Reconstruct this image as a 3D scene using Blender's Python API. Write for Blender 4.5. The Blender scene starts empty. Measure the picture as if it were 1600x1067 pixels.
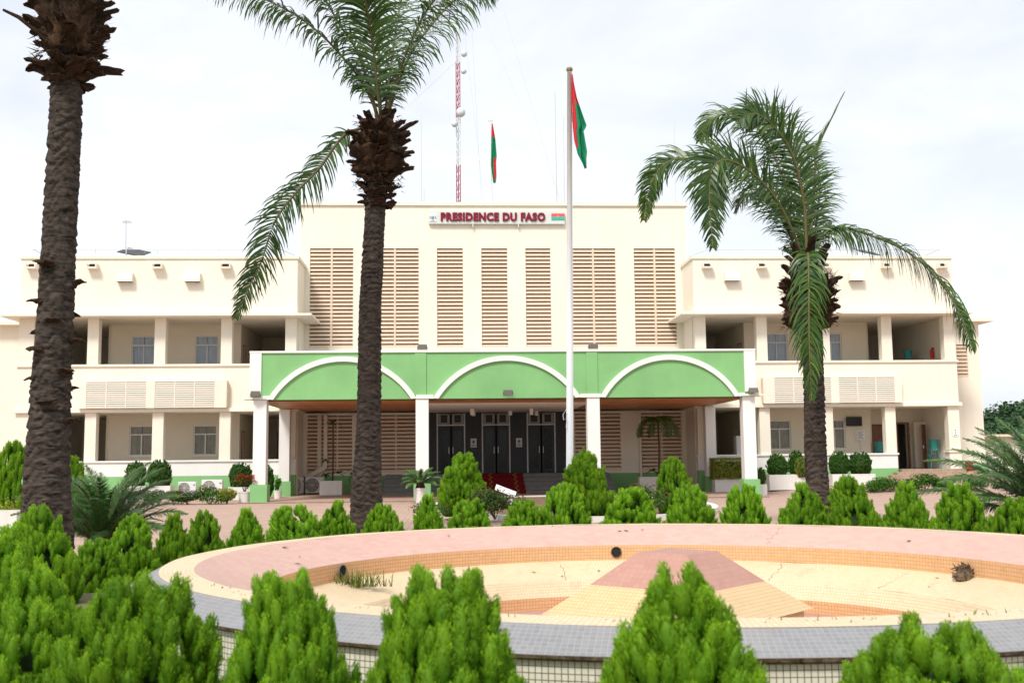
import bpy, math, random
import numpy as np
from mathutils import Vector, Matrix, noise
R = math.radians
rnd = random.Random(7)
nrg = np.random.default_rng(11)

# ------------------------------------------------------------------ camera
F_PX, PITCH, YAW, ROLL, EYE = 1701.24, .107, .0552, .0103, 1.5075
scene = bpy.context.scene
col = scene.collection
cam_d = bpy.data.cameras.new('camera')
cam = bpy.data.objects.new('camera', cam_d)
col.objects.link(cam)
scene.camera = cam
cam_d.sensor_width = 36.0
cam_d.lens = F_PX / 1600 * 36
cam_d.clip_start = .05
cam_d.clip_end = 3000
cam.location = (0, 0, EYE)
cam.rotation_mode = 'QUATERNION'
cam.rotation_quaternion = (Matrix.Rotation(-YAW, 4, 'Z') @ Matrix.Rotation(math.pi/2 + PITCH, 4, 'X') @ Matrix.Rotation(-ROLL, 4, 'Z')).to_quaternion()
cam_d.dof.use_dof = True
cam_d.dof.focus_distance = 32
cam_d.dof.aperture_fstop = 4.5

# ------------------------------------------------------------------ sky, sun, exposure
SUN_EL, SUN_AZ = R(50), R(-152)          # azimuth measured from +Y towards +X: sun behind the camera, a little left
world = bpy.data.worlds.new('World')
scene.world = world
world.use_nodes = True
wn = world.node_tree
wn.nodes.clear()
def wnode(t, **k):
    n = wn.nodes.new(t)
    for a, b in k.items(): setattr(n, a, b)
    return n
sky = wnode('ShaderNodeTexSky', sky_type='NISHITA', sun_disc=False, sun_elevation=SUN_EL, sun_rotation=SUN_AZ, air_density=1.0, dust_density=2.0)
bg1 = wnode('ShaderNodeBackground'); bg1.inputs[1].default_value = .12
wn.links.new(sky.outputs[0], bg1.inputs[0])
bg2 = wnode('ShaderNodeBackground'); bg2.inputs[1].default_value = 1.0
tc = wnode('ShaderNodeTexCoord')
mp = wnode('ShaderNodeMapping'); mp.inputs['Scale'].default_value = (1.0, 1.0, 2.4); mp.inputs['Location'].default_value = (.6, .35, .2)
wn.links.new(tc.outputs['Generated'], mp.inputs[0])
nz = wnode('ShaderNodeTexNoise'); nz.inputs['Scale'].default_value = 3.2; nz.inputs['Detail'].default_value = 7; nz.inputs['Roughness'].default_value = .55
nz.inputs['Distortion'].default_value = .35
wn.links.new(mp.outputs[0], nz.inputs['Vector'])
cr = wnode('ShaderNodeValToRGB')
cr.color_ramp.elements[0].position = .36; cr.color_ramp.elements[0].color = (.66, .70, .765, 1)
cr.color_ramp.elements[1].position = .66; cr.color_ramp.elements[1].color = (.86, .87, .885, 1)
wn.links.new(nz.outputs[0], cr.inputs[0])
wn.links.new(cr.outputs[0], bg2.inputs[0])
mx = wnode('ShaderNodeMixShader'); mx.inputs[0].default_value = .86
wn.links.new(bg1.outputs[0], mx.inputs[1]); wn.links.new(bg2.outputs[0], mx.inputs[2])
wo = wnode('ShaderNodeOutputWorld')
wn.links.new(mx.outputs[0], wo.inputs[0])
sun_d = bpy.data.lights.new('sun', 'SUN')
sun_d.energy = 2.5; sun_d.angle = R(13); sun_d.color = (1, .97, .92)
sun = bpy.data.objects.new('sun', sun_d); col.objects.link(sun)
sd = Vector((math.sin(SUN_AZ)*math.cos(SUN_EL), math.cos(SUN_AZ)*math.cos(SUN_EL), math.sin(SUN_EL)))
sun.rotation_euler = sd.to_track_quat('Z', 'Y').to_euler()
sun.location = (0, 0, 60)
vs = scene.view_settings
vs.view_transform = 'Standard'; vs.look = 'None'; vs.exposure = .46; vs.gamma = 1; vs.use_curve_mapping = False

# ------------------------------------------------------------------ helpers
def ray(u, v):
    a0, b0 = u-800, v-533.5
    a = a0*math.cos(ROLL)-b0*math.sin(ROLL); b = a0*math.sin(ROLL)+b0*math.cos(ROLL)
    cx, uu = a/F_PX, -b/F_PX
    cy = math.cos(PITCH)-uu*math.sin(PITCH); z = math.sin(PITCH)+uu*math.cos(PITCH)
    return Vector((cx*math.cos(YAW)+cy*math.sin(YAW), -cx*math.sin(YAW)+cy*math.cos(YAW), z))
def at(u, v, Y):                      # the point of the surveyed place seen at (u, v) that stands Y metres out
    d = ray(u, v)
    return Vector((0, 0, EYE)) + d*(Y/d.y)

def tag(o, label=None, cat=None, group=None, kind=None):
    if label: o['label'] = label
    if cat: o['category'] = cat
    if group: o['group'] = group
    if kind: o['kind'] = kind
    return o
def empty(name, loc, rz=0):
    o = bpy.data.objects.new(name, None); o.empty_display_size = .2
    o.location = loc; o.rotation_euler = (0, 0, rz); col.objects.link(o); return o
def link(name, me, parent=None, loc=None, rot=None, scale=None):
    o = bpy.data.objects.new(name, me); col.objects.link(o)
    if parent: o.parent = parent
    if loc is not None: o.location = loc
    if rot is not None: o.rotation_euler = rot
    if scale is not None: o.scale = scale
    return o
def copy_tree(o, parent=None):
    c = o.copy(); col.objects.link(c); c.parent = parent
    for ch in o.children: copy_tree(ch, c)
    return c

class MB:
    def __init__(s): s.v = []; s.f = []; s.m = []; s.uv = None
    def add(s, v, f, mi=0):
        n = len(s.v); s.v += [tuple(p) for p in v]
        s.f += [tuple(i+n for i in q) for q in f]; s.m += [mi]*len(f); return s
    def box(s, x0, x1, y0, y1, z0, z1, mi=0):
        if x0 > x1: x0, x1 = x1, x0
        return s.add([(x0,y0,z0),(x1,y0,z0),(x1,y1,z0),(x0,y1,z0),(x0,y0,z1),(x1,y0,z1),(x1,y1,z1),(x0,y1,z1)],
                     [(0,3,2,1),(4,5,6,7),(0,1,5,4),(1,2,6,5),(2,3,7,6),(3,0,4,7)], mi)
    def obox(s, c, ax, ay, az, mi=0):     # oriented box: centre and three half-axis vectors
        c, ax, ay, az = map(Vector, (c, ax, ay, az)); P = []
        for k in (-1, 1):
            for i, j in ((-1,-1),(1,-1),(1,1),(-1,1)): P.append(c+ax*i+ay*j+az*k)
        return s.add(P, [(0,3,2,1),(4,5,6,7),(0,1,5,4),(1,2,6,5),(2,3,7,6),(3,0,4,7)], mi)
    def tube(s, pts, r, n=8, mi=0, cap=True):
        pts = [Vector(p) for p in pts]; rr = r if isinstance(r, (list, tuple)) else [r]*len(pts)
        V, Fc = [], []
        for i, p in enumerate(pts):
            t = (pts[min(i+1, len(pts)-1)]-pts[max(i-1, 0)]).normalized()
            a = t.cross(Vector((0,0,1)) if abs(t.z) < .95 else Vector((1,0,0))).normalized(); b = t.cross(a)
            for k in range(n):
                th = 2*math.pi*k/n; V.append(p+(a*math.cos(th)+b*math.sin(th))*rr[i])
        for i in range(len(pts)-1):
            for k in range(n): Fc.append((i*n+k, i*n+(k+1) % n, (i+1)*n+(k+1) % n, (i+1)*n+k))
        if cap:
            Fc.append(tuple(range(n))[::-1] if False else tuple(range(n))); Fc.append(tuple((len(pts)-1)*n+k for k in range(n))[::-1])
        return s.add(V, Fc, mi)
    def lathe(s, prof, n=24, c=(0,0,0), mi=0):
        V, Fc = [], []
        for r_, z in prof:
            for k in range(n):
                th = 2*math.pi*k/n; V.append((c[0]+r_*math.cos(th), c[1]+r_*math.sin(th), c[2]+z))
        for i in range(len(prof)-1):
            for k in range(n): Fc.append((i*n+k, i*n+(k+1) % n, (i+1)*n+(k+1) % n, (i+1)*n+k))
        return s.add(V, Fc, mi)
    def prism(s, poly, y0, y1, mi=0):     # polygon in x,z extruded along y
        n = len(poly); V = [(x, y0, z) for x, z in poly]+[(x, y1, z) for x, z in poly]
        Fc = [tuple(range(n)), tuple(range(n, 2*n))[::-1]]+[(i, i+n, (i+1) % n+n, (i+1) % n) for i in range(n)]
        return s.add(V, Fc, mi)
    def mesh(s, name, mats, smooth=False):
        me = bpy.data.meshes.new(name); me.from_pydata(s.v, [], s.f)
        for m in (mats if isinstance(mats, (list, tuple)) else [mats]): me.materials.append(m)
        me.polygons.foreach_set('material_index', s.m)
        if smooth: me.polygons.foreach_set('use_smooth', [True]*len(s.f))
        me.validate(); me.update(); return me
    def build(s, name, mats, parent=None, loc=None, smooth=False, bevel=0):
        o = link(name, s.mesh(name, mats, smooth), parent, loc)
        if bevel:
            b = o.modifiers.new('bevel', 'BEVEL'); b.width = bevel; b.segments = 2; b.limit_method = 'ANGLE'
        return o

def np_mesh(name, V, T, mats, colr=None, smooth=False, fm=None):
    me = bpy.data.meshes.new(name); V = np.asarray(V, np.float32); T = np.asarray(T, np.int32); k = T.shape[1]
    me.vertices.add(len(V)); me.vertices.foreach_set('co', V.ravel())
    me.loops.add(T.size); me.loops.foreach_set('vertex_index', T.ravel())
    me.polygons.add(len(T)); me.polygons.foreach_set('loop_start', np.arange(0, T.size, k, dtype=np.int32))
    try: me.polygons.foreach_set('loop_total', np.full(len(T), k, np.int32))
    except Exception: pass
    for m in (mats if isinstance(mats, (list, tuple)) else [mats]): me.materials.append(m)
    if fm is not None: me.polygons.foreach_set('material_index', np.asarray(fm, np.int32))
    if smooth: me.polygons.foreach_set('use_smooth', np.ones(len(T), bool))
    if colr is not None:
        a = me.color_attributes.new('Col', 'FLOAT_COLOR', 'POINT')
        c4 = np.ones((len(V), 4), np.float32); c4[:, :3] = colr; a.data.foreach_set('color', c4.ravel())
    me.update(calc_edges=True); me.validate(); return me

# ------------------------------------------------------------------ materials
def srgb(r, g, b):
    f = lambda c: (c/255/12.92) if c/255 <= .04045 else ((c/255+.055)/1.055)**2.4
    return (f(r), f(g), f(b), 1)
def new_mat(name):
    m = bpy.data.materials.new(name); m.use_nodes = True; nt = m.node_tree
    return m, nt, nt.nodes['Principled BSDF']
def paint(name, c, rough=.7, var=.06, scale=1.2, bump=.15, bscale=60, spec=.3, streak=0.0, metal=0.0, stain=(.55,.47,.36)):
    m, nt, b = new_mat(name); N = nt.nodes; L = nt.links
    t = N.new('ShaderNodeTexCoord')
    n = N.new('ShaderNodeTexNoise'); n.inputs['Scale'].default_value = scale; n.inputs['Detail'].default_value = 8; n.inputs['Roughness'].default_value = .6
    L.new(t.outputs['Object'], n.inputs['Vector'])
    r = N.new('ShaderNodeValToRGB')
    r.color_ramp.elements[0].position = .3; r.color_ramp.elements[1].position = .7
    r.color_ramp.elements[0].color = tuple(x*(1-var) for x in c[:3])+(1,); r.color_ramp.elements[1].color = tuple(min(1, x*(1+var*.5)) for x in c[:3])+(1,)
    L.new(n.outputs[0], r.inputs[0]); out = r.outputs[0]
    if streak:
        mp = N.new('ShaderNodeMapping'); mp.inputs['Scale'].default_value = (2.2, 2.2, .16); L.new(t.outputs['Object'], mp.inputs[0])
        n2 = N.new('ShaderNodeTexNoise'); n2.inputs['Scale'].default_value = 2.0; n2.inputs['Detail'].default_value = 6; L.new(mp.outputs[0], n2.inputs['Vector'])
        r2 = N.new('ShaderNodeValToRGB'); r2.color_ramp.elements[0].position = .52; r2.color_ramp.elements[1].position = .85
        r2.color_ramp.elements[0].color = (0,0,0,1); r2.color_ramp.elements[1].color = (streak,)*3+(1,); L.new(n2.outputs[0], r2.inputs[0])
        mx = N.new('ShaderNodeMix'); mx.data_type = 'RGBA'; L.new(r2.outputs[0], mx.inputs[0]); L.new(out, mx.inputs[6]); mx.inputs[7].default_value = (*stain, 1)
        out = mx.outputs[2]
    L.new(out, b.inputs['Base Color'])
    b.inputs['Roughness'].default_value = rough; b.inputs['Metallic'].default_value = metal
    if 'Specular IOR Level' in b.inputs: b.inputs['Specular IOR Level'].default_value = spec
    if bump:
        n3 = N.new('ShaderNodeTexNoise'); n3.inputs['Scale'].default_value = bscale; n3.inputs['Detail'].default_value = 4; L.new(t.outputs['Object'], n3.inputs['Vector'])
        bp = N.new('ShaderNodeBump'); bp.inputs['Strength'].default_value = bump; bp.inputs['Distance'].default_value = .01
        L.new(n3.outputs[0], bp.inputs['Height']); L.new(bp.outputs[0], b.inputs['Normal'])
    return m
def tile_mat(name, c, c2, grout, size, joint=.1, coord='UV', wear=.35, wearc=(.42,.34,.26), rough=.5, offset=0.0, w=1.0, h=1.0, bump=.4, speck=.38):
    m, nt, b = new_mat(name); N = nt.nodes; L = nt.links
    t = N.new('ShaderNodeTexCoord')
    bt = N.new('ShaderNodeTexBrick'); bt.offset = offset; bt.squash = 1
    bt.inputs['Scale'].default_value = 1/size; bt.inputs['Brick Width'].default_value = w; bt.inputs['Row Height'].default_value = h
    bt.inputs['Mortar Size'].default_value = joint*.5; bt.inputs['Mortar Smooth'].default_value = .2; bt.inputs['Bias'].default_value = 0
    bt.inputs['Color1'].default_value = c; bt.inputs['Color2'].default_value = c2; bt.inputs['Mortar'].default_value = grout
    L.new(t.outputs[coord], bt.inputs['Vector'])
    n = N.new('ShaderNodeTexNoise'); n.inputs['Scale'].default_value = 1.1; n.inputs['Detail'].default_value = 9; n.inputs['Roughness'].default_value = .65
    L.new(t.outputs['Object'], n.inputs['Vector'])
    r = N.new('ShaderNodeValToRGB'); r.color_ramp.elements[0].position = .5; r.color_ramp.elements[1].position = .8
    r.color_ramp.elements[0].color = (0,0,0,1); r.color_ramp.elements[1].color = (wear,)*3+(1,); L.new(n.outputs[0], r.inputs[0])
    mx = N.new('ShaderNodeMix'); mx.data_type = 'RGBA'; L.new(r.outputs[0], mx.inputs[0]); L.new(bt.outputs[0], mx.inputs[6]); mx.inputs[7].default_value = (*wearc, 1)
    n2 = N.new('ShaderNodeTexNoise'); n2.inputs['Scale'].default_value = 5.5; n2.inputs['Detail'].default_value = 12; n2.inputs['Roughness'].default_value = .75; L.new(t.outputs['Object'], n2.inputs['Vector'])
    r2 = N.new('ShaderNodeValToRGB'); r2.color_ramp.elements[0].position = .54; r2.color_ramp.elements[1].position = .74
    r2.color_ramp.elements[0].color = (0,0,0,1); r2.color_ramp.elements[1].color = (speck,)*3+(1,); L.new(n2.outputs[0], r2.inputs[0])
    mx2 = N.new('ShaderNodeMix'); mx2.data_type = 'RGBA'; L.new(r2.outputs[0], mx2.inputs[0]); L.new(mx.outputs[2], mx2.inputs[6]); mx2.inputs[7].default_value = (wearc[0]*.55, wearc[1]*.5, wearc[2]*.45, 1)
    L.new(mx2.outputs[2], b.inputs['Base Color']); b.inputs['Roughness'].default_value = rough
    bp = N.new('ShaderNodeBump'); bp.inputs['Strength'].default_value = bump; bp.inputs['Distance'].default_value = .004; bp.invert = True
    L.new(bt.outputs['Fac'], bp.inputs['Height']); L.new(bp.outputs[0], b.inputs['Normal'])
    return m
def leaf_mat(name, c, c2, trans=.35, rough=.5, spec=.35):
    # c / c2: dark and light ends of the colour; Col (r): leaf age, plus painted shade on plumes
    m, nt, b = new_mat(name); N = nt.nodes; L = nt.links
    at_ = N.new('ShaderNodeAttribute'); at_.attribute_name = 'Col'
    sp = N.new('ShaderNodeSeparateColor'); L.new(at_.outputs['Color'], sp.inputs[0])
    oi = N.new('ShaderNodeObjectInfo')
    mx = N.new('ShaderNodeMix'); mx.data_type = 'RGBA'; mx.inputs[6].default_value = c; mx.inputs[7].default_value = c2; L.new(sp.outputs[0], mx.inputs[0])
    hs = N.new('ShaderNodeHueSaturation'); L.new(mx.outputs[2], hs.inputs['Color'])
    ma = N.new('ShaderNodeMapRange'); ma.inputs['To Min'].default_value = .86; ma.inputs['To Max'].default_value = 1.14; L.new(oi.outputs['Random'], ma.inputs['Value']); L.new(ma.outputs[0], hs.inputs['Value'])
    L.new(hs.outputs[0], b.inputs['Base Color']); b.inputs['Roughness'].default_value = rough
    b.inputs['Specular IOR Level'].default_value = spec
    tr = N.new('ShaderNodeBsdfTranslucent'); L.new(hs.outputs[0], tr.inputs[0])
    ms = N.new('ShaderNodeMixShader'); ms.inputs[0].default_value = trans
    L.new(b.outputs[0], ms.inputs[1]); L.new(tr.outputs[0], ms.inputs[2]); L.new(ms.outputs[0], N['Material Output'].inputs[0])
    return m
def bark_mat(name, c1, c2, scale=7, zs=3.0):
    m, nt, b = new_mat(name); N = nt.nodes; L = nt.links
    t = N.new('ShaderNodeTexCoord'); mp = N.new('ShaderNodeMapping'); mp.inputs['Scale'].default_value = (1, 1, zs); L.new(t.outputs['Object'], mp.inputs[0])
    n = N.new('ShaderNodeTexNoise'); n.inputs['Scale'].default_value = scale; n.inputs['Detail'].default_value = 10; n.inputs['Roughness'].default_value = .7; n.inputs['Distortion'].default_value = .8
    L.new(mp.outputs[0], n.inputs['Vector'])
    r = N.new('ShaderNodeValToRGB'); r.color_ramp.elements[0].position = .35; r.color_ramp.elements[1].position = .68
    r.color_ramp.elements[0].color = c1; r.color_ramp.elements[1].color = c2; L.new(n.outputs[0], r.inputs[0]); L.new(r.outputs[0], b.inputs['Base Color'])
    b.inputs['Roughness'].default_value = .95; b.inputs['Specular IOR Level'].default_value = .15
    bp = N.new('ShaderNodeBump'); bp.inputs['Strength'].default_value = .8; bp.inputs['Distance'].default_value = .02; L.new(n.outputs[0], bp.inputs['Height']); L.new(bp.outputs[0], b.inputs['Normal'])
    return m
def flat(name, c, rough=.6, spec=.3, metal=0):
    return paint(name, c, rough, .05, 3, .05, 80, spec, 0, metal)

M = {}
M['cream'] = paint('cream_plaster', (.82, .76, .635, 1), .8, .07, .5, .12, 50, .2, .2, stain=(.60,.49,.33))
M['white'] = paint('white_paint', (.80, .785, .745, 1), .65, .05, .8, .1, 50, .3, .10, stain=(.5,.42,.32))
M['green'] = paint('green_paint', (.225, .475, .185, 1), .65, .13, .7, .12, 50, .3, .22, stain=(.22,.36,.17))
M['louvre'] = paint('louvre_plaster', (.77, .605, .455, 1), .8, .08, 2.0, .1, 60, .2, .2, stain=(.45,.31,.22))
M['louvre_pale'] = paint('pale_louvre_plaster', (.81, .745, .63, 1), .8, .06, 2.0, .1, 60, .2, .1)
M['brown_gap_shade'] = paint('louvre_gap_shade', (.10, .06, .042, 1), .9, .1, 2)  # dark brown stands in for the shade behind blades and under hoods
M['dim_wall'] = paint('shade_toned_plaster', (.76, .675, .53, 1), .85, .06, .8, .1, 50, .2, .06)  # cream plaster toned darker: loggia shade put into the colour
M['grey_floor'] = paint('grey_terrazzo', (.30, .29, .27, 1), .5, .12, 6)
M['granite'] = paint('dark_granite', (.020, .024, .028, 1), .45, .5, 9, .02, 80, .35)
M['step_stone'] = paint('grey_step_stone', (.17, .165, .15, 1), .6, .2, 5, .2, 40)
M['step_brown'] = tile_mat('brown_step_tile', (.36,.24,.17,1), (.43,.30,.21,1), (.18,.14,.11,1), .3, .05, 'Object', .2)
M['carpet'] = paint('red_carpet', (.16, .012, .014, 1), .95, .25, 25, .3, 120, .05)
M['gold'] = paint('carpet_gold', (.38, .19, .05, 1), .95, .3, 25)
M['metal'] = paint('aluminium', (.55, .55, .54, 1), .35, .05, 3, .0, 10, .5, 0, .6)
M['dark_metal'] = paint('dark_lamp_metal', (.16, .155, .15, 1), .45, .1, 6)
M['grey_metal'] = paint('painted_grey_metal', (.55, .56, .56, 1), .5, .08, 5)
M['black'] = paint('black_plastic', (.012, .012, .014, 1), .4, .1, 6, .0, 10, .4)
M['door_glass'] = paint('dark_door_glass', (.006, .007, .008, 1), .18, .1, 6, .0, 10, .25)
M['lens'] = paint('lamp_lens', (.22, .20, .18, 1), .3, .1, 6, 0, 10, .4)
M['void'] = paint('opening_shade', (.02, .018, .016, 1), .9, .1, 6, 0)  # near-black plates in this colour stand in for shade inside holes
M['brown_wood'] = paint('brown_door_wood', (.22, .085, .04, 1), .45, .25, 4, .05, 40, .4)
M['frame_grey'] = paint('window_frame', (.74, .72, .69, 1), .5, .05, 4, 0)
M['curtain'] = paint('white_curtain', (.64, .66, .71, 1), .9, .1, 3)
M['curtain_tan'] = paint('tan_curtain', (.44, .37, .25, 1), .9, .2, 3)
M['white_plastic'] = paint('white_plastic', (.78, .78, .76, 1), .45, .04, 3, .02)
M['teal'] = paint('teal_plastic', (.045, .30, .27, 1), .4, .1, 4, .02)
M['red_plastic'] = paint('red_plastic', (.62, .02, .02, 1), .4, .08, 4, .02)
M['red_cloth'] = paint('flag_red', (.60, .028, .035, 1), .8, .1, 5, .1, 90)
M['green_cloth'] = paint('flag_green', (.01, .235, .11, 1), .8, .1, 5, .1, 90)
M['yellow_cloth'] = paint('flag_yellow', (.8, .55, .03, 1), .8, .05, 5)
M['pole_white'] = paint('pole_white', (.72, .73, .73, 1), .4, .04, 2, .02)
M['mast_red'] = paint('mast_red', (.42, .05, .07, 1), .6, .15, 3)
M['mast_white'] = paint('mast_white', (.66, .67, .68, 1), .6, .06, 3)
M['wire'] = paint('wire_grey', (.42, .43, .45, 1), .6, .05, 3, 0)
M['sign_face'] = paint('sign_face', (.64, .67, .62, 1), .5, .03, 2, .02)
M['maroon'] = paint('maroon_letter', (.22, .004, .022, 1), .4, .06, 3, .02)
M['letter_edge'] = paint('letter_halo', (.34, .03, .055, 1), .6, .05, 3, 0)
M['sign_red'] = paint('sign_red', (.75, .10, .12, 1), .5, .04, 3, 0)
M['sign_green'] = paint('sign_green', (.04, .46, .34, 1), .5, .04, 3, 0)
M['grey_print'] = paint('grey_print', (.25, .28, .34, 1), .6, .3, 20, 0)
M['soil'] = paint('garden_soil', (.20, .135, .085, 1), .95, .35, 5, .6, 30, .1)
M['planter'] = paint('planter_white', (.74, .71, .66, 1), .7, .08, 2, .15, 50, .2, .3, stain=(.40,.30,.20))
M['terracotta_soil'] = M['soil']
M['f_pink'] = tile_mat('pink_basin_tile', (.60,.375,.31,1), (.55,.33,.27,1), (.50,.34,.28,1), .05, .10, 'UV', .45, (.62,.42,.32), .55, .5, 2.0, 1.0, .25)
M['f_orange'] = tile_mat('orange_mosaic', (.74,.43,.20,1), (.68,.38,.165,1), (.42,.26,.17,1), .034, .16, 'UV', .3, (.5,.33,.2))
M['f_yellow'] = tile_mat('yellow_mosaic', (.76,.60,.385,1), (.71,.55,.34,1), (.50,.385,.26,1), .03, .16, 'UV', .6, (.52,.40,.26))
M['f_gold'] = tile_mat('gold_mosaic', (.70,.50,.26,1), (.65,.455,.225,1), (.46,.33,.2,1), .034, .16, 'UV', .4, (.5,.36,.2))
M['f_grey'] = tile_mat('grey_mosaic', (.25,.25,.257,1), (.21,.21,.217,1), (.32,.31,.30,1), .03, .14, 'UV', .45, (.45,.40,.33))
M['f_wall'] = tile_mat('white_mosaic_wall', (.70,.67,.54,1), (.64,.61,.48,1), (.13,.09,.06,1), .03, .16, 'UV', .6, (.36,.22,.11), .5)
M['f_red'] = tile_mat('red_pyramid_tile', (.46,.245,.19,1), (.42,.215,.165,1), (.36,.22,.175,1), .05, .12, 'UV', .4, (.50,.30,.22), .6, 0, 1, 1, .3)
M['paving'] = tile_mat('pink_paver', (.52,.35,.27,1), (.45,.29,.22,1), (.22,.155,.12,1), .25, .09, 'Object', .6, (.56,.42,.33), .85, .5, 1.0, .5, .6, .6)
M['pave_edge'] = M['paving']
M['trunk'] = bark_mat('palm_bark', (.010,.009,.008,1), (.115,.088,.070,1), 5, 3.5)
M['boot'] = bark_mat('leaf_base_fibre', (.008,.006,.005,1), (.095,.052,.028,1), 6, .35)
M['wood_stem'] = bark_mat('stem_bark', (.05,.035,.025,1), (.16,.11,.07,1), 14, 1)
M['rachis'] = paint('palm_rachis', (.135, .115, .04, 1), .5, .3, 4, .05)
M['thuja'] = leaf_mat('thuja_foliage', (.048,.185,.005,1), (.43,.70,.032,1), .42, .55, .25)  # light end brightened: glow of backlit tips put into the colour
M['thuja_core'] = paint('thuja_inner_core', (.022, .055, .008, 1), .9, .4, 20, .3)  # solid dark filler that keeps the foliage from being see-through
M['palm_leaf'] = leaf_mat('palm_leaflet', (.020,.068,.010,1), (.11,.20,.024,1), .30, .36, .55)
M['cycad_leaf'] = leaf_mat('cycad_leaflet', (.028,.10,.020,1), (.13,.26,.06,1), .3, .4, .5)
M['dark_leaf'] = leaf_mat('topiary_leaf', (.015,.07,.006,1), (.10,.25,.018,1), .28, .5, .3)
M['bush_leaf'] = leaf_mat('bush_leaf', (.03,.08,.015,1), (.13,.22,.04,1), .3, .5, .3)
M['yellow_leaf'] = leaf_mat('golden_leaf', (.16,.22,.02,1), (.45,.46,.06,1), .35, .5, .3)
M['tree_leaf'] = leaf_mat('tree_leaf', (.018,.055,.018,1), (.06,.13,.04,1), .25, .5, .3)
M['grass'] = leaf_mat('grass_blade', (.08,.15,.02,1), (.32,.36,.09,1), .3, .6, .2)
M['petal_red'] = flat('red_petal', (.62,.06,.045,1)); M['petal_white'] = flat('white_petal', (.8,.82,.85,1)); M['petal_pink'] = flat('pink_petal', (.62,.2,.14,1))
M['dry'] = bark_mat('dry_debris', (.04,.028,.018,1), (.26,.19,.12,1), 20, 1)
def glass_mat():
    m, nt, b = new_mat('window_glass'); N = nt.nodes; L = nt.links
    g = N.new('ShaderNodeBsdfGlossy'); g.inputs['Roughness'].default_value = .04; t = N.new('ShaderNodeBsdfTransparent'); t.inputs[0].default_value = (.93,.95,.96,1)
    lw = N.new('ShaderNodeLayerWeight'); lw.inputs[0].default_value = .25; ms = N.new('ShaderNodeMixShader')
    L.new(lw.outputs['Fresnel'], ms.inputs[0]); L.new(t.outputs[0], ms.inputs[1]); L.new(g.outputs[0], ms.inputs[2]); L.new(ms.outputs[0], N['Material Output'].inputs[0]); return m
M['glass'] = glass_mat()
def wood_mat():
    m, nt, b = new_mat('soffit_wood'); N = nt.nodes; L = nt.links
    t = N.new('ShaderNodeTexCoord'); mp = N.new('ShaderNodeMapping'); mp.inputs['Scale'].default_value = (.8, 12, 12); L.new(t.outputs['Object'], mp.inputs[0])
    n = N.new('ShaderNodeTexNoise'); n.inputs['Scale'].default_value = 3; n.inputs['Detail'].default_value = 6; L.new(mp.outputs[0], n.inputs['Vector'])
    oi = N.new('ShaderNodeObjectInfo'); ad = N.new('ShaderNodeMath'); ad.operation = 'MULTIPLY_ADD'; L.new(oi.outputs['Random'], ad.inputs[0]); ad.inputs[1].default_value = .3; L.new(n.outputs[0], ad.inputs[2])
    r = N.new('ShaderNodeValToRGB'); r.color_ramp.elements[0].position = .35; r.color_ramp.elements[1].position = .95
    r.color_ramp.elements[0].color = (.27,.085,.026,1); r.color_ramp.elements[1].color = (.66,.27,.09,1); L.new(ad.outputs[0], r.inputs[0]); L.new(r.outputs[0], b.inputs['Base Color'])
    b.inputs['Roughness'].default_value = .45; return m
M['soffit'] = wood_mat()

# ------------------------------------------------------------------ ground and paving
def sstep(x): x = max(0., min(1., x)); return x*x*(3-2*x)
def gz(x, y): return .30*sstep((x-11.5)/6)*sstep((y-41.7)/2.6)*(1-sstep((x-60)/60))
def sheet(name, xs, ys, dz, mat, keep=None):
    V = [(x, y, gz(x, y)+dz) for y in ys for x in xs]; n = len(xs); Fc = []
    for j in range(len(ys)-1):
        for i in range(n-1):
            if keep and not keep((xs[i]+xs[i+1])/2, (ys[j]+ys[j+1])/2): continue
            Fc.append((j*n+i, j*n+i+1, (j+1)*n+i+1, (j+1)*n+i))
    mb = MB(); mb.add(V, Fc); o = mb.build(name, mat, smooth=True); o['kind'] = 'structure'; return o
xs = [-900,-300,-120,-60]+[x*1.0 for x in range(-40, 41)]+[60,120,300,900]
ys = [-60,-20,-5]+[y*1.0 for y in range(0, 61)]+[75,100,140,220,500,1600]
def ground_mat():
    m, nt, b = new_mat('earth_and_grass'); N = nt.nodes; L = nt.links
    t = N.new('ShaderNodeTexCoord'); n = N.new('ShaderNodeTexNoise'); n.inputs['Scale'].default_value = .8; n.inputs['Detail'].default_value = 12; n.inputs['Roughness'].default_value = .7; L.new(t.outputs['Object'], n.inputs['Vector'])
    r = N.new('ShaderNodeValToRGB'); e = r.color_ramp.elements; e[0].position = .38; e[0].color = (.06,.10,.025,1); e[1].position = .62; e[1].color = (.24,.16,.10,1); L.new(n.outputs[0], r.inputs[0]); L.new(r.outputs[0], b.inputs['Base Color'])
    b.inputs['Roughness'].default_value = .95
    bp = N.new('ShaderNodeBump'); bp.inputs['Strength'].default_value = .6; bp.inputs['Distance'].default_value = .04; L.new(n.outputs[0], bp.inputs['Height']); L.new(bp.outputs[0], b.inputs['Normal']); return m
FC = (1.7, 8.75)
sheet('ground', xs, ys, -.004, ground_mat(), lambda x, y: math.hypot(x-FC[0], y-FC[1]) > 3.3)
px_ = [-70,-50,-40]+[x*1.0 for x in range(-32, 37)]+[45,60,80]
py_ = [13.0, 14.0]+[y*1.0 for y in range(15, 60)]
sheet('forecourt_paving', px_, py_, .004, M['paving'], lambda x, y: math.hypot(x-FC[0], y-FC[1]) > 6.6)

# ------------------------------------------------------------------ the building
BX, BY = 1.97, 46.73
bld = empty('government_building', (BX, BY, 0))
tag(bld, 'cream two-storey government building with louvred centre and green arched entrance portico', 'building')
def bpart(mb, name, mat, bevel=0, parent=None, smooth=False): return mb.build(name, mat, parent or bld, bevel=bevel, smooth=smooth)

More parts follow.
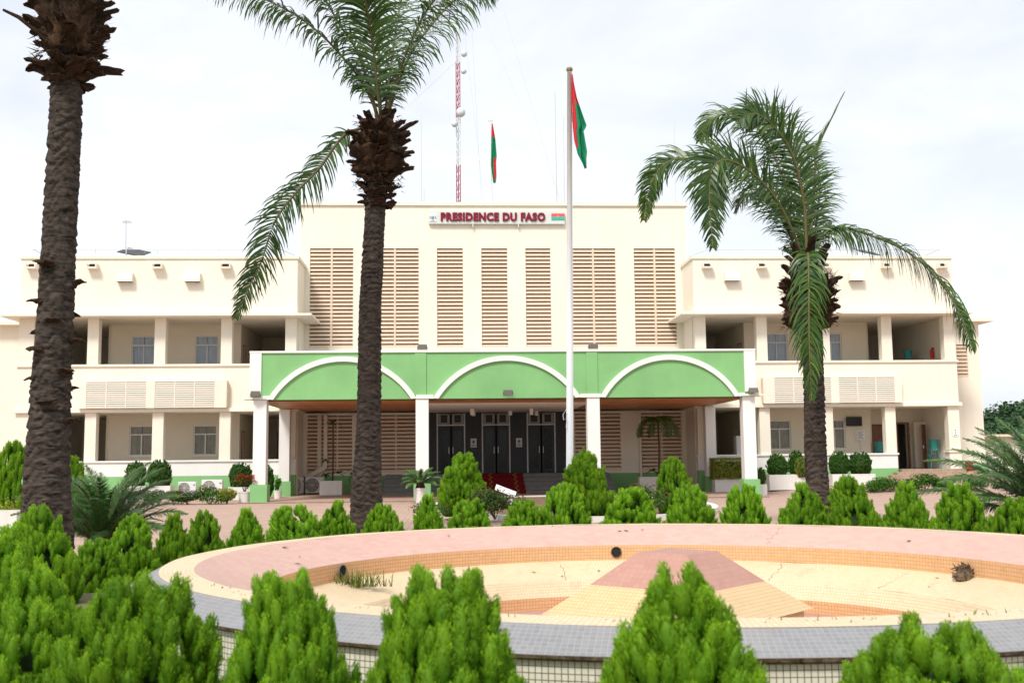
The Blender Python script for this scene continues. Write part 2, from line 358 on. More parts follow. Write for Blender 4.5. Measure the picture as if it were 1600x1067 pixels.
def slat_mesh(key, L_, face, depth, drop, mat):
    # a sloping blade: a thick parallelogram section, outer edge lower than inner
    y0, y1 = 0, depth
    P = [(y0, 0), (y0, face), (y1, face+drop), (y1, drop)]
    mb = MB(); V = [(x, y, z) for x in (-L_/2, L_/2) for y, z in P]
    mb.add(V, [(0,1,2,3), (7,6,5,4), (0,4,5,1), (1,5,6,2), (2,6,7,3), (3,7,4,0)])
    return mb.mesh('slat', mat)

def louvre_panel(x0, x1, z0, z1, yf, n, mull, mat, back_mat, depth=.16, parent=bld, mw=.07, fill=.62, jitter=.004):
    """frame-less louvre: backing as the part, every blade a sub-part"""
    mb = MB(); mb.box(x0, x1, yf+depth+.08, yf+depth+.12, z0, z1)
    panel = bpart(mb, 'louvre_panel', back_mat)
    edges = [x0]+list(mull)+[x1]
    for k, m_ in enumerate(mull):
        q = MB(); q.box(m_-mw/2, m_+mw/2, yf-.012, yf+depth+.075, z0, z1); q.build('mullion', mat, panel)
    st = (z1-z0)/n
    for a, b in zip(edges[:-1], edges[1:]):
        xa = a+(mw/2 if a != x0 else 0)+.002; xb = b-(mw/2 if b != x1 else 0)-.002
        me = slat_mesh('s', xb-xa, st*fill, depth, st*.35, mat)
        for i in range(n):
            link('slat', me, panel, ((xa+xb)/2, yf+rnd.uniform(-jitter, jitter), z0+i*st+.005), (rnd.uniform(-.01,.01), 0, 0))
    return panel

# --- wings
YB = 2.27           # plane of the loggia rooms' front wall
colx = [11.58, 14.37, 17.16]
def wall_with_openings(x0, x1, y0, y1, z0, z1, holes, name, mat):
    """vertical wall between x0..x1 with rectangular holes (xa,xb,za,zb), built of butted blocks"""
    mb = MB(); xsx = sorted({x0, x1, *[h[0] for h in holes], *[h[1] for h in holes]}); 
    for a, b in zip(xsx[:-1], xsx[1:]):
        cx = (a+b)/2; hs = sorted([(h[2], h[3]) for h in holes if h[0] < cx < h[1]]); z = z0
        for za, zb in hs:
            if za > z: mb.box(a, b, y0, y1, z, za)
            z = zb
        if z < z1: mb.box(a, b, y0, y1, z, z1)
    return bpart(mb, name, mat)
def window(x0, x1, z0, z1, y, curtain, gap=.03):
    fr = MB(); t = .055
    fr.box(x0, x1, y, y+.08, z1-t, z1); fr.box(x0, x1, y, y+.08, z0, z0+t)
    fr.box(x0, x0+t, y, y+.08, z0+t, z1-t); fr.box(x1-t, x1, y, y+.08, z0+t, z1-t)
    zt = z0+(z1-z0)*.70; xm = (x0+x1)/2
    fr.box(x0+t, x1-t, y+.005, y+.075, zt-.03, zt+.03); fr.box(xm-.025, xm+.025, y+.01, y+.07, z0+t, zt-.03)
    f = bpart(fr, 'window', M['frame_grey'])
    for a, b, c, d in ((x0+t, xm-.025, z0+t, zt-.03), (xm+.025, x1-t, z0+t, zt-.03), (x0+t, x1-t, zt+.03, z1-t)):
        q = MB(); q.box(a, b, y+.035, y+.042, c, d); q.build('pane', M['glass'], f)
    sl = MB(); sl.box(x0-.05, x1+.05, y-.12, y-.002, z0-.06, z0-.002); sl.build('sill', M['cream'], f)
    # two drawn curtains with folds
    for a, b in ((x0, xm-gap/2*.6), (xm+gap/2, x1)):
        V, Fc = [], []; n = 26
        for i in range(n+1):
            x = a+(b-a)*i/n; yy = y+.105+.02*math.sin(i*1.9+a*7)+.01*math.sin(i*.7)
            V += [(x, yy, z0-.05), (x, yy+.01*math.sin(i*1.1), z1+.05)]
        for i in range(n): Fc.append((2*i, 2*i+2, 2*i+3, 2*i+1))
        q = MB(); q.add(V, Fc); q.build('curtain', curtain, f, smooth=True)
    return f

for s in (-1, 1):
    X = lambda a: s*a
    right = s > 0
    def bx(mb, a, b, *r): return mb.box(min(s*a, s*b), max(s*a, s*b), *r)
    end = 20.25
    gend = 17.40 if right else end
    # ground-floor parapet: green base, white upper, coping
    m = MB(); bx(m, 8.6, gend, 0, .25, -.2, .92); bpart(m, 'plinth', M['green'])
    m = MB(); bx(m, 8.6, gend, 0, .25, .922, 1.5); bpart(m, 'parapet', M['white'])
    m = MB(); bx(m, 8.55, gend+.05, -.06, .32, 1.502, 1.58); bpart(m, 'coping', M['white'], .01)
    if right:
        m = MB(); bx(m, 19.72, end, 0, .45, .6, 1.58); bpart(m, 'parapet', M['cream'])
        m = MB(); bx(m, 19.66, end+.06, -.06, .5, 1.582, 1.66); bpart(m, 'coping', M['cream'], .01)
        m = MB(); bx(m, 20.26, 22.7, 2.5, 2.74, -.2, 1.0); bpart(m, 'plinth', M['green'])
    # columns on both storeys
    for (za, zb) in ((1.582, 3.598), (5.632, 7.598)):
        for c in colx:
            m = MB(); bx(m, c-.235, c+.235, .01, .41, za, zb); bpart(m, 'column', M['cream'], .012)
        m = MB(); bx(m, 8.62, 9.1, .01, .41, za, zb); bpart(m, 'column', M['cream'], .012)
        m = MB(); bx(m, 19.74 if right else 19.6, end, .012, .43, za+.1 if (right and za < 3) else za, zb); bpart(m, 'column', M['cream'], .012)
    # first-floor slab, parapet, coping
    m = MB(); bx(m, 8.5, end+.1, -.13, 9.5, 3.6, 3.76); bpart(m, 'floor_slab', M['cream'], .012)
    m = MB(); bx(m, 8.6, end, 0, .25, 3.762, 5.53); bpart(m, 'parapet', M['cream'])
    m = MB(); bx(m, 8.55, end+.06, -.07, .32, 5.532, 5.63); bpart(m, 'coping', M['cream'], .01)
    # projecting louvre box under the first-floor parapet
    m = MB()
    for a, b in ((11.47, 11.98), (14.45, 14.82), (17.27, 17.6)): bx(m, a, b, -.3, -.002, 3.765, 4.92)
    bx(m, 11.98, 14.45, -.3, -.002, 4.86, 4.92); bx(m, 14.82, 17.27, -.3, -.002, 4.86, 4.92)
    bpart(m, 'louvre_box', M['cream'])
    for a, b in ((11.985, 14.445), (14.825, 17.265)):
        lo, hi = min(s*a, s*b), max(s*a, s*b); w3 = (hi-lo)/3
        louvre_panel(lo, hi, 3.77, 4.855, -.29, 12, (lo+w3, lo+2*w3), M['louvre_pale'], M['louvre'], .12, mw=.045, fill=.70)
    # slats on the inner cheek of the box
    me = slat_mesh('s', .2, .055, .03, .02, M['louvre'])
    for i in range(12):
        link('cheek_slat', me, bld, (s*11.47-s*.0, -.16, 3.8+i*.09), (0, 0, s*math.pi/2*-1 if s > 0 else math.pi/2)).location.x = s*11.44
    # eave slab and upper wall
    m = MB(); bx(m, 7.9, end+.5, -.73, 9.6, 7.6, 7.70); bpart(m, 'eave_slab', M['cream'], .015)
    m = MB(); bx(m, 8.6, end, 0, .3, 7.702, 10.14); bx(m, 8.6, 8.9, .302, 2.3, 7.702, 10.14); bx(m, end-.3, end, .302, 9.4, 7.702, 10.14)
    bpart(m, 'upper_wall', M['cream'], .015)
    m = MB(); bx(m, 8.54, end+.06, -.06, .36, 10.142, 10.29); bx(m, 8.54, 8.96, .362, 2.3, 10.142, 10.29); bx(m, end-.36, end+.06, .362, 9.4, 10.142, 10.29)
    bpart(m, 'coping', M['cream'], .012)
    m = MB(); bx(m, 8.9, end-.3, .3, 9.4, 9.7, 9.9); bpart(m, 'roof', M['grey_floor'])
    m = MB(); bx(m, 8.6, end, 9.4, 9.6, -.2, 10.2); bpart(m, 'rear_wall', M['cream'])
    # inner side wall of the loggias and outer end wall
    m = MB(); bx(m, 8.6, 8.85, .45, 2.3, -.2, 3.598); bx(m, 8.6, 8.85, .45, 2.3, 3.762, 7.598); bpart(m, 'side_wall', M['cream'])
    m = MB(); bx(m, 20.0, end, .45, 9.4, -.2, 3.598); bx(m, 20.0, end, .45, 9.4, 3.762, 7.598); bpart(m, 'end_wall', M['cream'])
    # floors inside the loggia
    m = MB(); bx(m, 8.85, 20.0, .25, 9.4, -.1, .86); bpart(m, 'loggia_floor', M['grey_floor'])
    m = MB(); bx(m, 8.85, 20.0, .25, 9.4, 3.762, 4.72); bpart(m, 'loggia_floor', M['grey_floor'])
    # room block with windows on both storeys
    for za, zb, wz0, wz1, cur in ((.862, 3.598, 1.79, 3.12, M['curtain_tan']), (4.722, 7.598, 5.70, 7.10, M['curtain'])):
        holes = []
        for a, b in ((12.39, 13.42), (15.17, 16.2) if not right else (14.98, 15.95)):
            holes.append((min(s*a, s*b), max(s*a, s*b), wz0, wz1))
        wall_with_openings(min(s*11.4, s*17.1), max(s*11.4, s*17.1), YB, YB+.22, za, zb, holes, 'room_wall', M['dim_wall'] if za < 2 else M['dim_wall'])
        for h in holes: window(*h, YB+.05, cur)
        if right and za < 2:     # porch: shallow recess with doors
            wall_with_openings(17.1, 20.0, 3.3, 3.5, za, zb, [(17.5, 18.32, .862, 2.93), (18.78, 19.26, .862, 2.93)], 'recess_wall', M['dim_wall'])
            m = MB(); m.box(17.08, 17.26, YB+.222, 3.298, za, zb); bpart(m, 'recess_side', M['dim_wall'])
            m = MB(); m.box(17.52, 18.30, 3.36, 3.41, .87, 2.91); d = bpart(m, 'door', M['brown_wood'], .006)
            q = MB(); q.box(18.18, 18.22, 3.31, 3.36, 1.85, 1.99); q.build('handle', M['metal'], d)
            m = MB(); m.box(18.70, 18.78, 3.2, 3.32, .87, 3.0); m.box(19.262, 19.34, 3.2, 3.32, .87, 3.0); m.box(18.78, 19.26, 3.2, 3.32, 2.932, 3.0); bpart(m, 'door_frame', M['brown_wood'])
            m = MB(); m.obox((19.72, 2.55, 1.88), (.22, .30, 0), (.018, -.013, 0), (0, 0, 1.0)); d = bpart(m, 'door', M['brown_wood'], .005); tag(d, 'brown wooden door standing half open')
            q = MB(); q.obox((19.56, 2.28, 1.85), (.02, .02, 0), (.03, -.02, 0), (0, 0, .06)); q.build('handle', M['metal'], d)
            m = MB(); m.box(19.42, 19.99, 2.86, 3.0, .87, 3.0); bpart(m, 'door_return', M['dim_wall'])
        else:
            m = MB(); bx(m, 17.1, 20.0, 7.6, 7.8, za, zb); bx(m, 17.1, 17.28, YB+.222, 7.598, za, zb); bpart(m, 'recess_wall', M['dim_wall'])
            m = MB(); bx(m, 17.9, 18.8, 7.52, 7.596, za, za+2.1); d = bpart(m, 'door', M['brown_wood'], .006)
            q = MB(); bx(q, 18.66, 18.7, 7.46, 7.518, za+1.0, za+1.14); q.build('handle', M['metal'], d)
        m = MB(); bx(m, 8.85, 11.4, 7.8, 8.0, za, zb); bx(m, 11.4, 11.58, YB+.222, 7.8, za, zb); bx(m, 8.6, 8.848, 2.305, 8.0, za, zb); bpart(m, 'recess_wall', M['dim_wall'])
        m = MB(); bx(m, 9.6, 10.6, 7.72, 7.796, za, za+2.1); d = bpart(m, 'door', M['brown_wood'], .006)
        q = MB(); bx(q, 10.4, 10.44, 7.66, 7.718, za+1.0, za+1.14); q.build('handle', M['metal'], d)
        # louvred shutter standing open against the side wall
        me = slat_mesh('s', .62, .05, .03, .03, M['louvre'])
        sm = MB(); bx(sm, 11.36, 11.397, 2.7, 3.35, za+.1, za+2.0); sh = bpart(sm, 'shutter', M['brown_wood'])
        for i in range(20): link('slat', me, sh, (s*11.33, 3.02, za+.16+i*.09), (0, 0, -s*math.pi/2))
    # rainwater spouts and vent hoods on the upper wall
    for a in (9.2, 11.63, 14.5, 17.23, 19.75):
        if a == 9.2 and not right: continue
        m = MB(); w = .22
        bx(m, a-w, a+w, -.34, -.002, 9.70, 9.76); bx(m, a-w, a-w+.05, -.34, -.002, 9.762, 9.90); bx(m, a+w-.05, a+w, -.34, -.002, 9.762, 9.90)
        sp = bpart(m, 'rain_spout', M['louvre_pale'])
        q = MB(); bx(q, a-w+.052, a+w-.052, -.03, -.004, 9.765, 9.93); q.build('spout_shade_plate', M['void'], sp)  # closed dark plate, painted as the shade inside the spout
    for a in (10.3, 13.03, 15.86, 18.5):
        if a in (10.3, 18.5) and not right or a == 18.5: continue
        m = MB(); m.add([(s*a-.33, -.002, 9.14), (s*a+.33, -.002, 9.14), (s*a+.33, -.002, 9.52), (s*a-.33, -.002, 9.52),
                         (s*a-.33, -.30, 9.14), (s*a+.33, -.30, 9.14), (s*a+.33, -.22, 9.50), (s*a-.33, -.22, 9.50)],
                        [(4,5,6,7), (7,6,2,3), (0,4,7,3), (1,2,6,5), (0,3,2,1)]); vh = bpart(m, 'vent_hood', M['cream'])
        q = MB(); q.box(s*a-.30, s*a+.30, -.27, -.01, 9.15, 9.16); q.build('vent_shade_plate', M['brown_gap_shade'], vh)  # closed dark plate, painted as the shade under the hood
    # roof railing
    m = MB(); zr = 10.68
    a0, a1 = (8.95, 20.0)
    m.tube([(s*a0, 2.2, zr), (s*(a0+.5), .55, zr), (s*a1, .55, zr), (s*a1, 2.5, zr)], .018, 6)
    rl = bpart(m, 'roof_railing', M['mast_white'])
    for i in range(9):
        q = MB(); x = s*(a0+.5+(a1-a0-.5)*i/8); q.tube([(x, .55, 10.1), (x, .55, zr)], .016, 6); q.build('post', M['mast_white'], rl)
    # stair annex at the far end
    ox = 22.7 if right else 27.5
    if right:
        wall_with_openings(20.26, ox, 2.77, 3.0, -.2, 7.62, [(21.58, 22.1, 5.05, 6.6)], 'annex_wall', M['cream'])
        louvre_panel(21.58, 22.1, 5.05, 6.6, 2.8, 9, (), M['louvre'], M['brown_gap_shade'], .14)
        m = MB(); m.box(ox-.25, ox, 3.002, 10, -.2, 7.62); bpart(m, 'annex_side_wall', M['cream'])
    else:
        m = MB(); m.box(-ox, -20.26, 2.77, 3.0, -.2, 7.62); bpart(m, 'annex_wall', M['cream'])
    m = MB(); bx(m, 20.3, ox+.5, 2.25, 10.2, 7.622, 7.78); bpart(m, 'annex_eave', M['cream'], .012)
    m = MB(); bx(m, 20.3, ox, 9.8, 10.0, -.2, 7.6); bpart(m, 'rear_wall', M['cream'])

# --- central block
CY = 2.32
panels = [(-8.38,-6.44,1),(-5.63,-3.48,1),(-2.64,-1.47,0),(-.62,.56,0),(1.40,2.54,0),(3.48,5.54,1),(6.40,8.31,1)]
wall_with_openings(-8.82, 8.86, CY, CY+.35, 3.762, 13.04, [(a, b, 6.53, 11.07) for a, b, _ in panels], 'centre_wall', M['cream'])
m = MB(); m.box(-8.9, 8.94, CY-.09, CY+.5, 13.042, 13.2); bpart(m, 'coping', M['cream'], .012)
for a, b, k in panels: louvre_panel(a+.002, b-.002, 6.532, 11.068, CY+.035, 26, ((a+b)/2,) if k else (), M['louvre'], M['brown_gap_shade'], .17, mw=.085, fill=.56)
m = MB(); m.box(-8.82, -8.55, CY+.352, 11, 3.762, 13.04); m.box(8.6, 8.86, CY+.352, 11, 3.762, 13.04); m.box(-8.55, 8.6, 10.7, 11, -.2, 13.04); bpart(m, 'centre_side_wall', M['cream'])
m = MB(); m.box(-8.5, 8.55, CY+.36, 10.7, 12.6, 12.8); bpart(m, 'roof', M['grey_floor'])
# ground storey under the portico: louvre bays, piers and a green base
low = [(-8.42,-7.98,()),(-7.80,-6.45,(-7.1,)),(-5.62,-3.45,(-4.5,)),(3.55,5.62,(4.6,)),(6.56,8.40,(7.5,))]
wall_with_openings(-8.6, -3.25, CY, CY+.3, .82, 3.6, [(a, b, .95, 3.5) for a, b, _ in low[:3]], 'centre_wall', M['cream'])
wall_with_openings(3.42, 8.6, CY, CY+.3, .82, 3.6, [(a, b, .95, 3.5) for a, b, _ in low[3:]], 'centre_wall', M['cream'])
for a, b, mu in low: louvre_panel(a+.002, b-.002, .952, 3.498, CY+.03, 15, mu, M['louvre'], M['brown_gap_shade'], .17, mw=.07, fill=.56)
for a, b in ((-8.6, -3.25), (3.42, 8.6)): m = MB(); m.box(a, b, CY-.02, CY+.3, -.2, .815); bpart(m, 'plinth', M['green'])
# duct folding down the wall on the left
m = MB(); m.box(-7.68, -7.52, CY-.24, CY-.02, 1.15, 3.55); m.obox((-8.02, CY-.13, .98), (.42, 0, .25), (0, .1, 0), (-.05, 0, .09)); bpart(m, 'duct', M['cream'], .01)
m = MB(); m.tube([(6.5, CY-.08, .6), (6.5, CY-.08, 3.5)], .05, 8); bpart(m, 'downpipe', M['cream'], smooth=True)
# entrance: granite wall with three doors
DY = CY+.12
doors = [(-2.63,-1.46),(-.60,.57),(1.43,2.62)]
wall_with_openings(-3.24, 3.41, DY, DY+.3, .862, 3.60, [(a-.06, b+.06, .864, 3.56) for a, b in doors], 'entrance_wall', M['granite'])
for i, (a, b) in enumerate(doors):
    m = MB(); m.box(a-.058, a, DY+.02, DY+.16, .866, 3.56); m.box(b, b+.058, DY+.02, DY+.16, .866, 3.56); m.box(a, b, DY+.02, DY+.16, 3.0, 3.06)
    d = bpart(m, 'door_frame', M['grey_metal'])
    xm = (a+b)/2
    for u, w in ((a, xm-.03), (xm+.03, b)):
        q = MB(); q.box(u+.02, w-.02, DY+.05, DY+.09, 3.08, 3.54)
        q2 = q.build('transom_panel', paint('transom_grey', (.30,.29,.27,1), .6), d)
        q = MB(); q.box(u+.13, w-.13, DY+.03, DY+.046, 3.14, 3.48); q.build('transom_grille', M['granite'], d)
        q = MB(); q.box(u+.015, w-.015+.02, DY+.10, DY+.14, .87, 2.99); q.build('door_leaf', M['black'], d)
        q = MB(); q.box(u+.1, w-.1, DY+.085, DY+.097, 1.05, 2.8); q.build('door_glass', M['door_glass'], d)
        hx = w-.06 if u == a else u+.06
        q = MB(); q.tube([(hx, DY+.04, 1.75), (hx, DY+.04, 2.05)], .014, 6); q.build('handle', M['metal'], d)
m = MB(); m.box(-3.4, 3.5, DY+.3, DY+5, .7, .86); m.box(-3.4, 3.5, DY+5, DY+5.2, .86, 3.7); m.box(-3.6, -3.4, DY+.32, DY+5, .86, 3.7); m.box(3.5, 3.7, DY+.32, DY+5, .86, 3.7); bpart(m, 'lobby', M['granite'])
# entrance steps
m = MB(); m.box(-4.9, 4.9, 1.25, CY-.03, -.1, .86); st0 = bpart(m, 'landing', M['step_stone'])
for i in range(4):
    m = MB(); m.box(-4.9-.0, 4.9, -.85+i*.52, 1.248, -.1+i*.172+(.10 if i else 0)-.0, .172*(i+1)) if False else m.box(-4.9, 4.9, -.85+i*.52, -.85+(i+1)*.52-.002, -.1, .172*(i+1))
    stp = bpart(m, 'step', M['step_stone'], .008)
# ceiling over the entrance
m = MB(); m.box(-3.2, 3.25, -4.75, CY+.1, 3.592, 3.66); bpart(m, 'entrance_ceiling', M['white'])
for x, y, h in ((-1.15, -1.2, .26), (.55, .9, .2), (1.35, -.9, .26), (1.75, 1.5, .2), (-1.05, 1.2, .2)):
    m = MB(); m.lathe([(0, 3.588), (.085, 3.588), (.085, 3.588-h), (.07, 3.588-h), (.06, 3.588-h+.03), (0, 3.588-h+.03)], 14, (x, y, 0)); bpart(m, 'ceiling_lamp', M['white_plastic'])

# --- portico
PF = -6.73
m = MB(); m.box(-9.3, 9.3, PF+.06, PF+.36, 3.72, 5.42); m.box(-9.3, -9.0, PF+.362, CY-.02, 3.72, 5.42); m.box(9.0, 9.3, PF+.362, CY-.02, 3.72, 5.42)
por = bpart(m, 'portico', M['green'])
def pp(mb, name, mat, bevel=0): return mb.build(name, mat, por, bevel=bevel)
m = MB(); m.box(-9.36, 9.36, PF, PF+.42, 5.422, 5.5); m.box(-9.36, -8.98, PF+.422, CY-.02, 5.422, 5.5); m.box(8.98, 9.36, PF+.422, CY-.02, 5.422, 5.5); pp(m, 'coping', M['white'], .01)
for s in (-1, 1):
    m = MB(); m.box(min(s*9.34, s*8.92), max(s*9.34, s*8.92), PF+.005, PF+.058, 3.90, 5.418); m.box(s*9.32-.018, s*9.32+.018, PF+.06, CY-.03, 3.9, 5.418); pp(m, 'corner_panel', M['white'])
    m = MB(); m.box(min(s*9.55, s*8.75), max(s*9.55, s*8.75), PF-.12, PF+.5, 3.73, 3.80); pp(m, 'impost', M['white'], .008)
m = MB(); m.box(-8.98, 8.98, PF+.4, CY-.03, 5.1, 5.3); pp(m, 'portico_roof', M['grey_floor'])
for c in (-3.14, 3.2):
    m = MB(); m.box(c-.21, c+.21, PF+.025, PF+.058, 3.86, 5.418); pp(m, 'pilaster', M['green'])
# arch mouldings: raised segmental bands joined by short straight runs
def arc(cx, hs, z0, zt, n=40):
    rise = zt-z0; rr = (hs*hs+rise*rise)/(2*rise); a = math.asin(hs/rr)
    return [(cx+rr*math.sin(-a+2*a*i/n), zt-rr+rr*math.cos(-a+2*a*i/n)) for i in range(n+1)]
for cx, hs in ((-5.98, 2.70), (.04, 2.72), (6.1, 2.62)):
    o_ = arc(cx, hs, 3.74, 5.29); i_ = arc(cx, hs-.20, 3.72, 5.10)
    mb = MB(); n = len(o_); V = []
    for (x, z), (x2, z2) in zip(o_, i_): V += [(x, PF-.03, z), (x2, PF-.03, z2), (x, PF+.059, z), (x2, PF+.059, z2)]
    Fc = []
    for k in range(n-1):
        a, b = 4*k, 4*(k+1); Fc += [(a, a+1, b+1, b), (a, b, b+2, a+2), (a+1, a+3, b+3, b+1)]
    Fc += [(0, 2, 3, 1), (4*(n-1), 4*(n-1)+1, 4*(n-1)+3, 4*(n-1)+2)]
    mb.add(V, Fc); pp(mb, 'arch_moulding', M['white'])
for a, b in ((-8.9, -8.60), (-3.30, -2.66), (2.74, 3.50), (8.70, 8.9)):
    m = MB(); m.box(a, b, PF-.032, PF+.058, 3.725, 3.86); pp(m, 'band', M['white'])
for c in (-8.95, -3.08, 3.23, 9.05):
    m = MB(); m.box(c-.235, c+.235, PF+.01, PF+.48, .66, 3.718); cl = pp(m, 'column', M['white'], .012)
    m = MB(); m.box(c-.31, c+.31, PF-.07, PF+.56, -.1, .658); pp(m, 'column_base', M['green'], .012)
for c in (-9.0, 9.05):
    m = MB(); m.box(c-.22, c+.22, .12, .6, .66, 3.66) if False else m.box(c-.22, c+.22, -.58, -.14, .66, 3.655); pp(m, 'column', M['white'], .012)
    m = MB(); m.box(c-.3, c+.3, -.66, -.06, -.1, .658); pp(m, 'column_base', M['green'], .012)
# timber soffit, plank by plank
pw = .34; me_cache = {}
for (xa, xb) in ((-8.98, -3.22), (-3.21, 3.26), (3.27, 8.98)):
    q = MB(); q.box(-(xb-xa)/2+.004, (xb-xa)/2-.004, -pw/2+.014, pw/2-.014, -.012, .012); me = q.mesh('soffit_plank', M['soffit'])
    y = PF+.38+pw/2
    while y < CY-.1:
        if not (xa == -3.21 and y > -4.55): link('soffit_plank', me, por, ((xa+xb)/2, y, 3.683+rnd.uniform(-.006, .004)))
        y += pw
m = MB(); m.box(-8.98, 8.98, PF+.37, CY-.03, 3.70, 3.714); pp(m, 'soffit_backing', M['brown_wood'])
# portico floor
m = MB(); m.box(-9.6, 9.6, PF-.4, CY-.03, -.1, .045); pf = bpart(m, 'portico_floor', M['paving'])

# red steps of the porch at the right end
pst = []
for i in range(5):
    e = .42*(4-i)
    m = MB(); m.box(17.46-e*.95, 19.95+e*1.05+.25, -.25-e, -.02+.27 if i == 4 else -.25-e+.45, .05, .30+.115*(i+1))
    bpart(m, 'step', M['step_brown'], .01)
m = MB()
for k, sx in enumerate((17.30,)):
    m.add([(sx, -.02, .92), (sx, -2.1, .36), (sx-.8, -2.1, .36), (sx+.14, -.02, .92), (sx, -.02, .3), (sx, -2.1, .1)], [(0, 3, 2, 1)])

# ------------------------------------------------------------------ foliage generators
def plume_template(nb, rs, flat_=.62, fuzz=1.0):
    """one upright flame of thuja foliage, unit height: a slim core under nb small sprays with vertical streaks"""
    g = np.random.default_rng(rs); V = []; T = []; C = []
    rings = [(0, .09), (.2, .19), (.45, .26), (.68, .24), (.86, .165), (.96, .08)]; n = 6
    bend = g.normal(0, .10, 2); skew = [(g.uniform(0, 6.28), g.uniform(.2, .9), g.uniform(.0, .45)) for _ in range(4)]
    def rad(t, a):
        r_ = np.interp(t, [q[0] for q in rings]+[1.0], [q[1] for q in rings]+[.02])
        return r_*(1+sum(k*math.exp(-math.remainder(a-b, 2*math.pi)**2/.5-(t-c)**2/.02) for b, c, k in skew))
    cen = lambda t: np.array([bend[0]*t*t, bend[1]*t*t, t])
    for t, _ in rings:
        for k in range(n):
            a = 2*math.pi*k/n+t*2; q = rad(t, a)*.78; p = cen(t*.93)+np.array([q*math.cos(a), q*flat_*math.sin(a), 0]); V.append(tuple(p)); C.append(.03+.36*t)  # core darker towards its base: shade between plumes put into the colour
    V.append(tuple(cen(.95))); C.append(.3)
    for i in range(len(rings)-1):
        for k in range(n):
            a, b, c, d = i*n+k, i*n+(k+1) % n, (i+1)*n+(k+1) % n, (i+1)*n+k; T += [(a, b, c), (a, c, d)]
    for k in range(n): T.append(((len(rings)-1)*n+k, (len(rings)-1)*n+(k+1) % n, len(V)-1))
    for _ in range(nb):
        t = g.uniform(.02, 1.0)**.8*.97; a = g.uniform(0, 2*math.pi); r_ = rad(t, a)*g.uniform(.80, 1.0)
        out = np.array([math.cos(a), math.sin(a)*flat_, 0]); p = cen(t)+out*r_
        d = out*g.uniform(.02, .36)*fuzz+np.array([g.normal(0, .10), g.normal(0, .10), g.uniform(.8, 1.0)]); d /= np.linalg.norm(d)
        L_ = g.uniform(.08, .19)*(1.1-.3*t); sd_ = np.cross(d, out+g.normal(0, .5, 3)); sd_ /= np.linalg.norm(sd_)+1e-6; w = g.uniform(.008, .019)
        i0 = len(V); q = p-d*L_*.35; V += [tuple(q), tuple(q+d*L_*.6+sd_*w), tuple(q+d*L_), tuple(q+d*L_*.6-sd_*w)]
        c0 = .0+.60*t+g.uniform(-.22, .22); C += [c0*.5, c0, c0+.26, c0]; T += [(i0, i0+1, i0+2), (i0, i0+2, i0+3)]  # paler new growth at the tip, painted shade towards the base
    return np.array(V), np.array(T), np.array(C)
PLUMES = [plume_template(210, 100+i, .62, 1.7) for i in range(8)]
PLUMES_N = [plume_template(230, 150+i, .7, 1.9) for i in range(8)]
SMALLP = [plume_template(46, 200+i, .8, .8) for i in range(4)]

def shrub_mesh(name, rs, prof, N, plen, templates, mat, outward=.30, wid=1.0, clump=.12):
    """unit-height, unit-width shrub: plumes over a shell of radius prof(t)"""
    g = np.random.default_rng(rs); VV, TT, CC = [], [], []; off = 0
    bumps = [(g.uniform(0, 2*math.pi), g.uniform(.1, .9), g.uniform(-1, 1)) for _ in range(16)]
    for i in range(N):
        for _ in range(50):
            t = g.uniform(0, .93)
            if g.uniform(0, .55) < prof(t)+.06: break
        a = i*2.399963+g.normal(0, .35)
        lump = 1+clump*sum(s_*math.exp(-((math.remainder(a-ba, 2*math.pi))**2)/.25-((t-bt)**2)/.03) for ba, bt, s_ in bumps)
        r_ = prof(t)*lump*(g.uniform(.70, 1.0)**.6)
        V, T, C = templates[int(g.integers(len(templates)))]
        L_ = plen*g.uniform(.65, 1.35)*(.85+.3*(1-t)); W = L_*wid*g.uniform(.85, 1.3)*(1+.25*t)
        tilt = outward*(1-t*.75)+g.normal(0, .15); sp = g.normal(0, .5)
        P = V*np.array([W, W, L_])
        c_, s_ = math.cos(sp), math.sin(sp); P = np.stack([P[:, 0]*c_-P[:, 1]*s_, P[:, 0]*s_+P[:, 1]*c_, P[:, 2]], 1)
        # local y is radial: tilt outwards, then spin to the azimuth
        ct, stt = math.cos(tilt), math.sin(tilt); P = np.stack([P[:, 0], P[:, 1]*ct+P[:, 2]*stt, -P[:, 1]*stt+P[:, 2]*ct], 1)
        ca, sa = math.cos(a-math.pi/2), math.sin(a-math.pi/2); P = np.stack([P[:, 0]*ca-P[:, 1]*sa, P[:, 0]*sa+P[:, 1]*ca, P[:, 2]], 1)
        P += np.array([r_*math.cos(a), r_*math.sin(a), t-.35*L_])
        VV.append(P); TT.append(T+off); CC.append(np.clip(C*g.uniform(.7, 1.2)+g.normal(0, .05), 0, 1)); off += len(V)
    V = np.concatenate(VV); V[:, 2] = np.maximum(V[:, 2], 0.0)
    mx_ = max(V[:, 2].max(), 1e-3); V[:, 2] /= mx_
    w = np.percentile(np.hypot(V[:, 0], V[:, 1]), 98.5); V[:, :2] *= .5/w
    C = np.repeat(np.concatenate(CC)[:, None], 3, 1)
    me = np_mesh(name, V, np.concatenate(TT), mat, C, smooth=False)
    return me
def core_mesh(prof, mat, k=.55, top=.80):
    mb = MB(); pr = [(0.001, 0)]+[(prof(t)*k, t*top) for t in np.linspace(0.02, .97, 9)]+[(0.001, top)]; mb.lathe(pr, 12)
    return mb.mesh('inner_core', mat, True)
cone = lambda t: .5*(min(1, .62+2.2*t) if t < .18 else max(0.02, (1-t)/.82)**.62)
conew = lambda t: .5*(min(1, .75+1.2*t) if t < .25 else max(0.02, (1-t)/.75)**.5)
spire = lambda t: .5*(min(1, .70+1.8*t) if t < .16 else max(0.02, (1-t)/.84)**.85)
ball = lambda t: max(.03, math.sqrt(max(0, .25-(t-.46)**2)))
